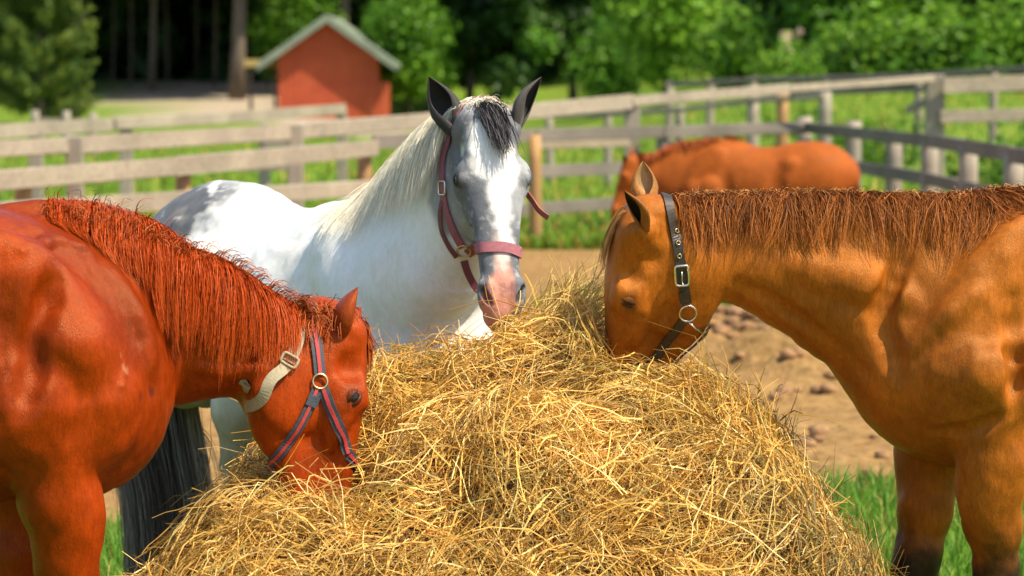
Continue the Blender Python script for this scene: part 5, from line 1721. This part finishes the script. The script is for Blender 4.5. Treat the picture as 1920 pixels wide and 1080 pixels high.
# trees with tall bare trunks whose shade makes the wood dark
def high_tree(loc, H_, r, label, low=5.2, seed=0, group=None):
    cl = blob(30, (0, 0, low + (H_ - low) * .55), (4.2, 4.2, (H_ - low) * .5), (1.2, 2.1))
    return tree('forest_tree', label, 'tree', loc, (H_ * .95, r, 6, 0, .5), (5200, cl, .62, DARK + MID[:1], .8), group)
def gloc(u, d): x = rx(u, d); return (x, d, gz(x, d) - .1)
pale_tree = high_tree(gloc(447, 124), 17, .30, 'tall tree with pale bare trunk left of the red shed', 5.6)
high_tree(gloc(288, 132), 16, .15, 'tall tree with slim brown trunk right behind the pine bush', 5.6)
high_tree(gloc(638, 130), 16, .34, 'tall tree with its trunk right above the shed roof', 5.4)
pale_tree.children[0].data.materials[0] = wood_mat('sunlit_bark', (.17, .125, .085), (.36, .27, .19), (8, 8, .8))  # lighter copy of the bark: sun on this trunk is put into its colour
M['bark_shade'] = wood_mat('shaded_bark', (.02, .016, .012), (.05, .04, .03), (8, 8, .8))  # darkened copy of the bark: the wood's shade is put into its colour
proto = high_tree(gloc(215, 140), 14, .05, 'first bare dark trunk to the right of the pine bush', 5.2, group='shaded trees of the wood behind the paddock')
proto.children[0].data.materials[0] = M['bark_shade']
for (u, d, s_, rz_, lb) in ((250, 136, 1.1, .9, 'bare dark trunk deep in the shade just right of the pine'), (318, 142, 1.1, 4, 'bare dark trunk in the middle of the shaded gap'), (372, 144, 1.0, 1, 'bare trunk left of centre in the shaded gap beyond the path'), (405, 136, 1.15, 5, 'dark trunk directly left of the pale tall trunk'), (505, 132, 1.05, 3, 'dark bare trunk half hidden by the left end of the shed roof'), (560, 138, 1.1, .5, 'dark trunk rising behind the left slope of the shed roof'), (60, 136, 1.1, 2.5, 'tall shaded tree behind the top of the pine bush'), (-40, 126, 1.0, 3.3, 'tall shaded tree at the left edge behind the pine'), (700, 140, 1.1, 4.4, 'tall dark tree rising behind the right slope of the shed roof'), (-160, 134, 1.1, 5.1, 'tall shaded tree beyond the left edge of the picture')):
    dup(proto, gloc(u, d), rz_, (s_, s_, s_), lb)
# the wood behind, one dark mass
cl = []
for i in range(760):
    x = RNG.uniform(-62, 62); y = 153 + RNG.uniform(-8, 9) - .06 * abs(x) - 14 * (x > 4)
    z = gz(x, y) + RNG.random() ** 1.5 * 14
    cl.append((x, y, z, RNG.uniform(1.2, 2.6)))
for i in range(260):
    x = RNG.uniform(-36, -8); y = 156 + RNG.uniform(-5, 8)
    cl.append((x, y, gz(x, y) + RNG.uniform(0, 14), RNG.uniform(1.3, 2.4)))
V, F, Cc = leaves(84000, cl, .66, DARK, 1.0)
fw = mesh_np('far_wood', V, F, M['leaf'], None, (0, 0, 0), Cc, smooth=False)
tag(fw, kind='stuff')
def wood_tree(loc, label, pal, hgt=9, wd=3.2, nleaf=9000, size=.20, group=None, name='leafy_tree', tr=.16, low=.3):
    cl = blob(46, (0, 0, low + hgt * .5), (wd, wd * .8, hgt * .5), (.55, 1.25))
    return tree(name, label, 'tree', loc, (hgt * .85, tr, 6), (nleaf, cl, size, pal, .85), group)
# the middle: dark broadleaf trees
md = wood_tree(gloc(880, 112), 'dark green leafy tree just left of the white horse\'s ears, behind the fence', DARK + MID[:2], 10, 3.0, 11000, .19, 'dark leafy trees in the middle of the background')
for (u, d, s_, rz_, lb) in ((985, 110, 1.0, 1.1, 'dark green leafy tree straight behind the right ear of the white horse'), (1075, 112, 1.0, 2.3, 'dark green leafy tree between the white horse and the bright rounded tree'), (1140, 116, 1.05, 3.7, 'dark green leafy tree partly hidden by the bright rounded tree'), (805, 118, 1.0, 4.6, 'dark green leafy tree behind the yellow green bush by the shed'), (930, 118, 1.1, 5.5, 'tallest dark leafy tree, standing behind the head of the white horse')):
    dup(md, gloc(u, d), rz_, (s_, s_, s_), lb)
wood_tree(gloc(768, 108), 'sunlit yellow green bush tree right beside the red shed', MID[1:] + BRIGHT[:2], 4.6, 1.4, 6500, .12, None, 'leafy_tree', .1)
wood_tree(gloc(1245, 92), 'bright green rounded tree in the middle right of the background', [(.12, .27, .014), (.16, .33, .018), (.20, .36, .025)], 5.2, 1.6, 9000, .12, None, 'leafy_tree', .1)
wood_tree(gloc(560, 128), 'light green leafy tree showing behind the shed roof at left', BRIGHT[:2] + MID[1:], 4.6, 1.8, 5000, .15, None, 'leafy_tree', .1, 1.0)
wood_tree(gloc(1150, 101), 'low mid green shrub at the foot of the dark trees', MID, 2.6, 1.2, 3600, .12, None, 'shrub', .06)
# right: bright broadleaf crowns over dark gaps
rt = wood_tree(gloc(1570, 84), 'bright green broadleaf tree right of the pale broken stump', MID + BRIGHT[:2], 8.0, 2.0, 12000, .14, 'sunlit broadleaf trees above the far fence on the right', 'leafy_tree', .14, -.2)
wood_tree(gloc(1690, 86), 'dark leafy tree above the diagonal fence brace', DARK[1:] + MID[:1], 8.4, 2.1, 12000, .15)
wood_tree(gloc(1800, 84), 'dark leafy tree behind the tall fence post at right', DARK + MID[:2], 8.0, 2.0, 12000, .15)
for (u, d, s_, rz_, lb) in ((1915, 86, 1.1, 4.0, 'bright green broadleaf tree at the right edge of the picture'), (2040, 85, 1.1, 5.2, 'bright green broadleaf tree cut off by the right edge')):
    dup(rt, gloc(u, d), rz_, (s_, s_, s_), lb)
sh = wood_tree(gloc(1400, 84), 'green shrub below the gap right of the bright rounded tree', MID + BRIGHT, 2.2, 1.1, 4500, .12, 'green shrubs along the far fence', 'shrub', .05, -.1)
for (u, d, s_, rz_, lb) in ((1478, 75, .62, 1.0, 'green shrub right in front of the foot of the pale stump'), (1625, 79, 1.0, 2.2, 'green shrub under the first bright tree past the stump'), (1735, 78, 1.05, 3.1, 'green shrub left of the tall fence post at right'), (1850, 77, 1.0, 4.4, 'green shrub right of the tall fence post'), (1960, 77, 1.1, 5.0, 'green shrub cut by the right edge')):
    dup(sh, gloc(u, d), rz_, (s_, s_, s_), lb)
# a broken pale stump between them
root = empty('tree_stump', gloc(1471, 79), 'pale broken stump with two stubs between the green trees on the right', 'stump')
bl = Vector(root.location)
mb = MB()
zt = zat(58, 79)
mb.tube([(bl.x, bl.y, bl.z - .1), (bl.x + .02, bl.y, bl.z + .6), (bl.x - .03, bl.y, zt)], [.24, .19, .16], 10)
mb.build('trunk', wood_mat('pale_stump', (.16, .105, .06), (.34, .24, .15), (8, 8, .8)), root, tuple(bl), smooth=True)
mb = MB(); mb.tube([(bl.x + .1, bl.y, zt - .4), (bl.x + .3, bl.y, zt - .1), (bl.x + .42, bl.y, zt + .05)], [.14, .12, .09], 8); mb.build('stub', M['bark'], root, tuple(bl), smooth=True)

# tall weeds by the corral and flowering clumps
def weed(loc, hgt, rad, n, pal, label, group=None):
    root = empty('weed_clump', loc, label, 'plant', group)
    mb = MB()
    cl = []
    for i in range(n):
        an, q = RNG.uniform(0, 6.28), rad * RNG.random() ** .5
        b = np.array([math.cos(an) * q, math.sin(an) * q, 0]); h_ = hgt * RNG.uniform(.6, 1.05)
        tp = b * 1.35 + np.array([0, 0, h_])
        mb.tube([b, (b + tp) / 2 + RNG.normal(0, .02, 3), tp], [.008, .006, .003], 4)
        for s_ in np.linspace(.15, 1, 7):
            pnt = b * (1 - s_) + tp * s_; cl.append((*pnt, .085 * (1.2 - .6 * s_)))
    o = mb.build('stems', simple_mat('weed_stem', (.07, .15, .02), .7)); o.parent = root; tag(o, kind='stuff')
    V, F, Cc = leaves(n * 60, cl, .05, pal, 1.0)
    c = mesh_np('leaves', V, F, M['leaf'], None, (0, 0, 0), Cc, smooth=False); c.parent = root; tag(c, kind='stuff')
    return root
for u, d, h_, lb in ((1850, 33.0, 1.25, 'tall leafy green weeds just right of the big fence post'), (1905, 32.0, 1.35, 'tall leafy green weeds at the right edge behind the corral rail'), (1960, 31, 1.3, 'tall weeds cut by the right edge of the picture')):
    weed(gloc(u, d), h_, .42, 20, MID + BRIGHT[:1], lb)
for u, d, h_, pal, lb in ((1555, 52, .9, BRIGHT, 'yellow green weed clump behind the long top rail'), (1665, 50, 1.0, MID + BRIGHT, 'green weed clump left of the diagonal brace'), (1610, 54, .8, [(.22, .24, .03), (.3, .26, .04)], 'yellow flowering weeds under the long top rail'), (1490, 60, 1.0, BRIGHT, 'bright weeds beyond the brown post')):
    weed(gloc(u, d), h_, .6, 18, pal, lb)
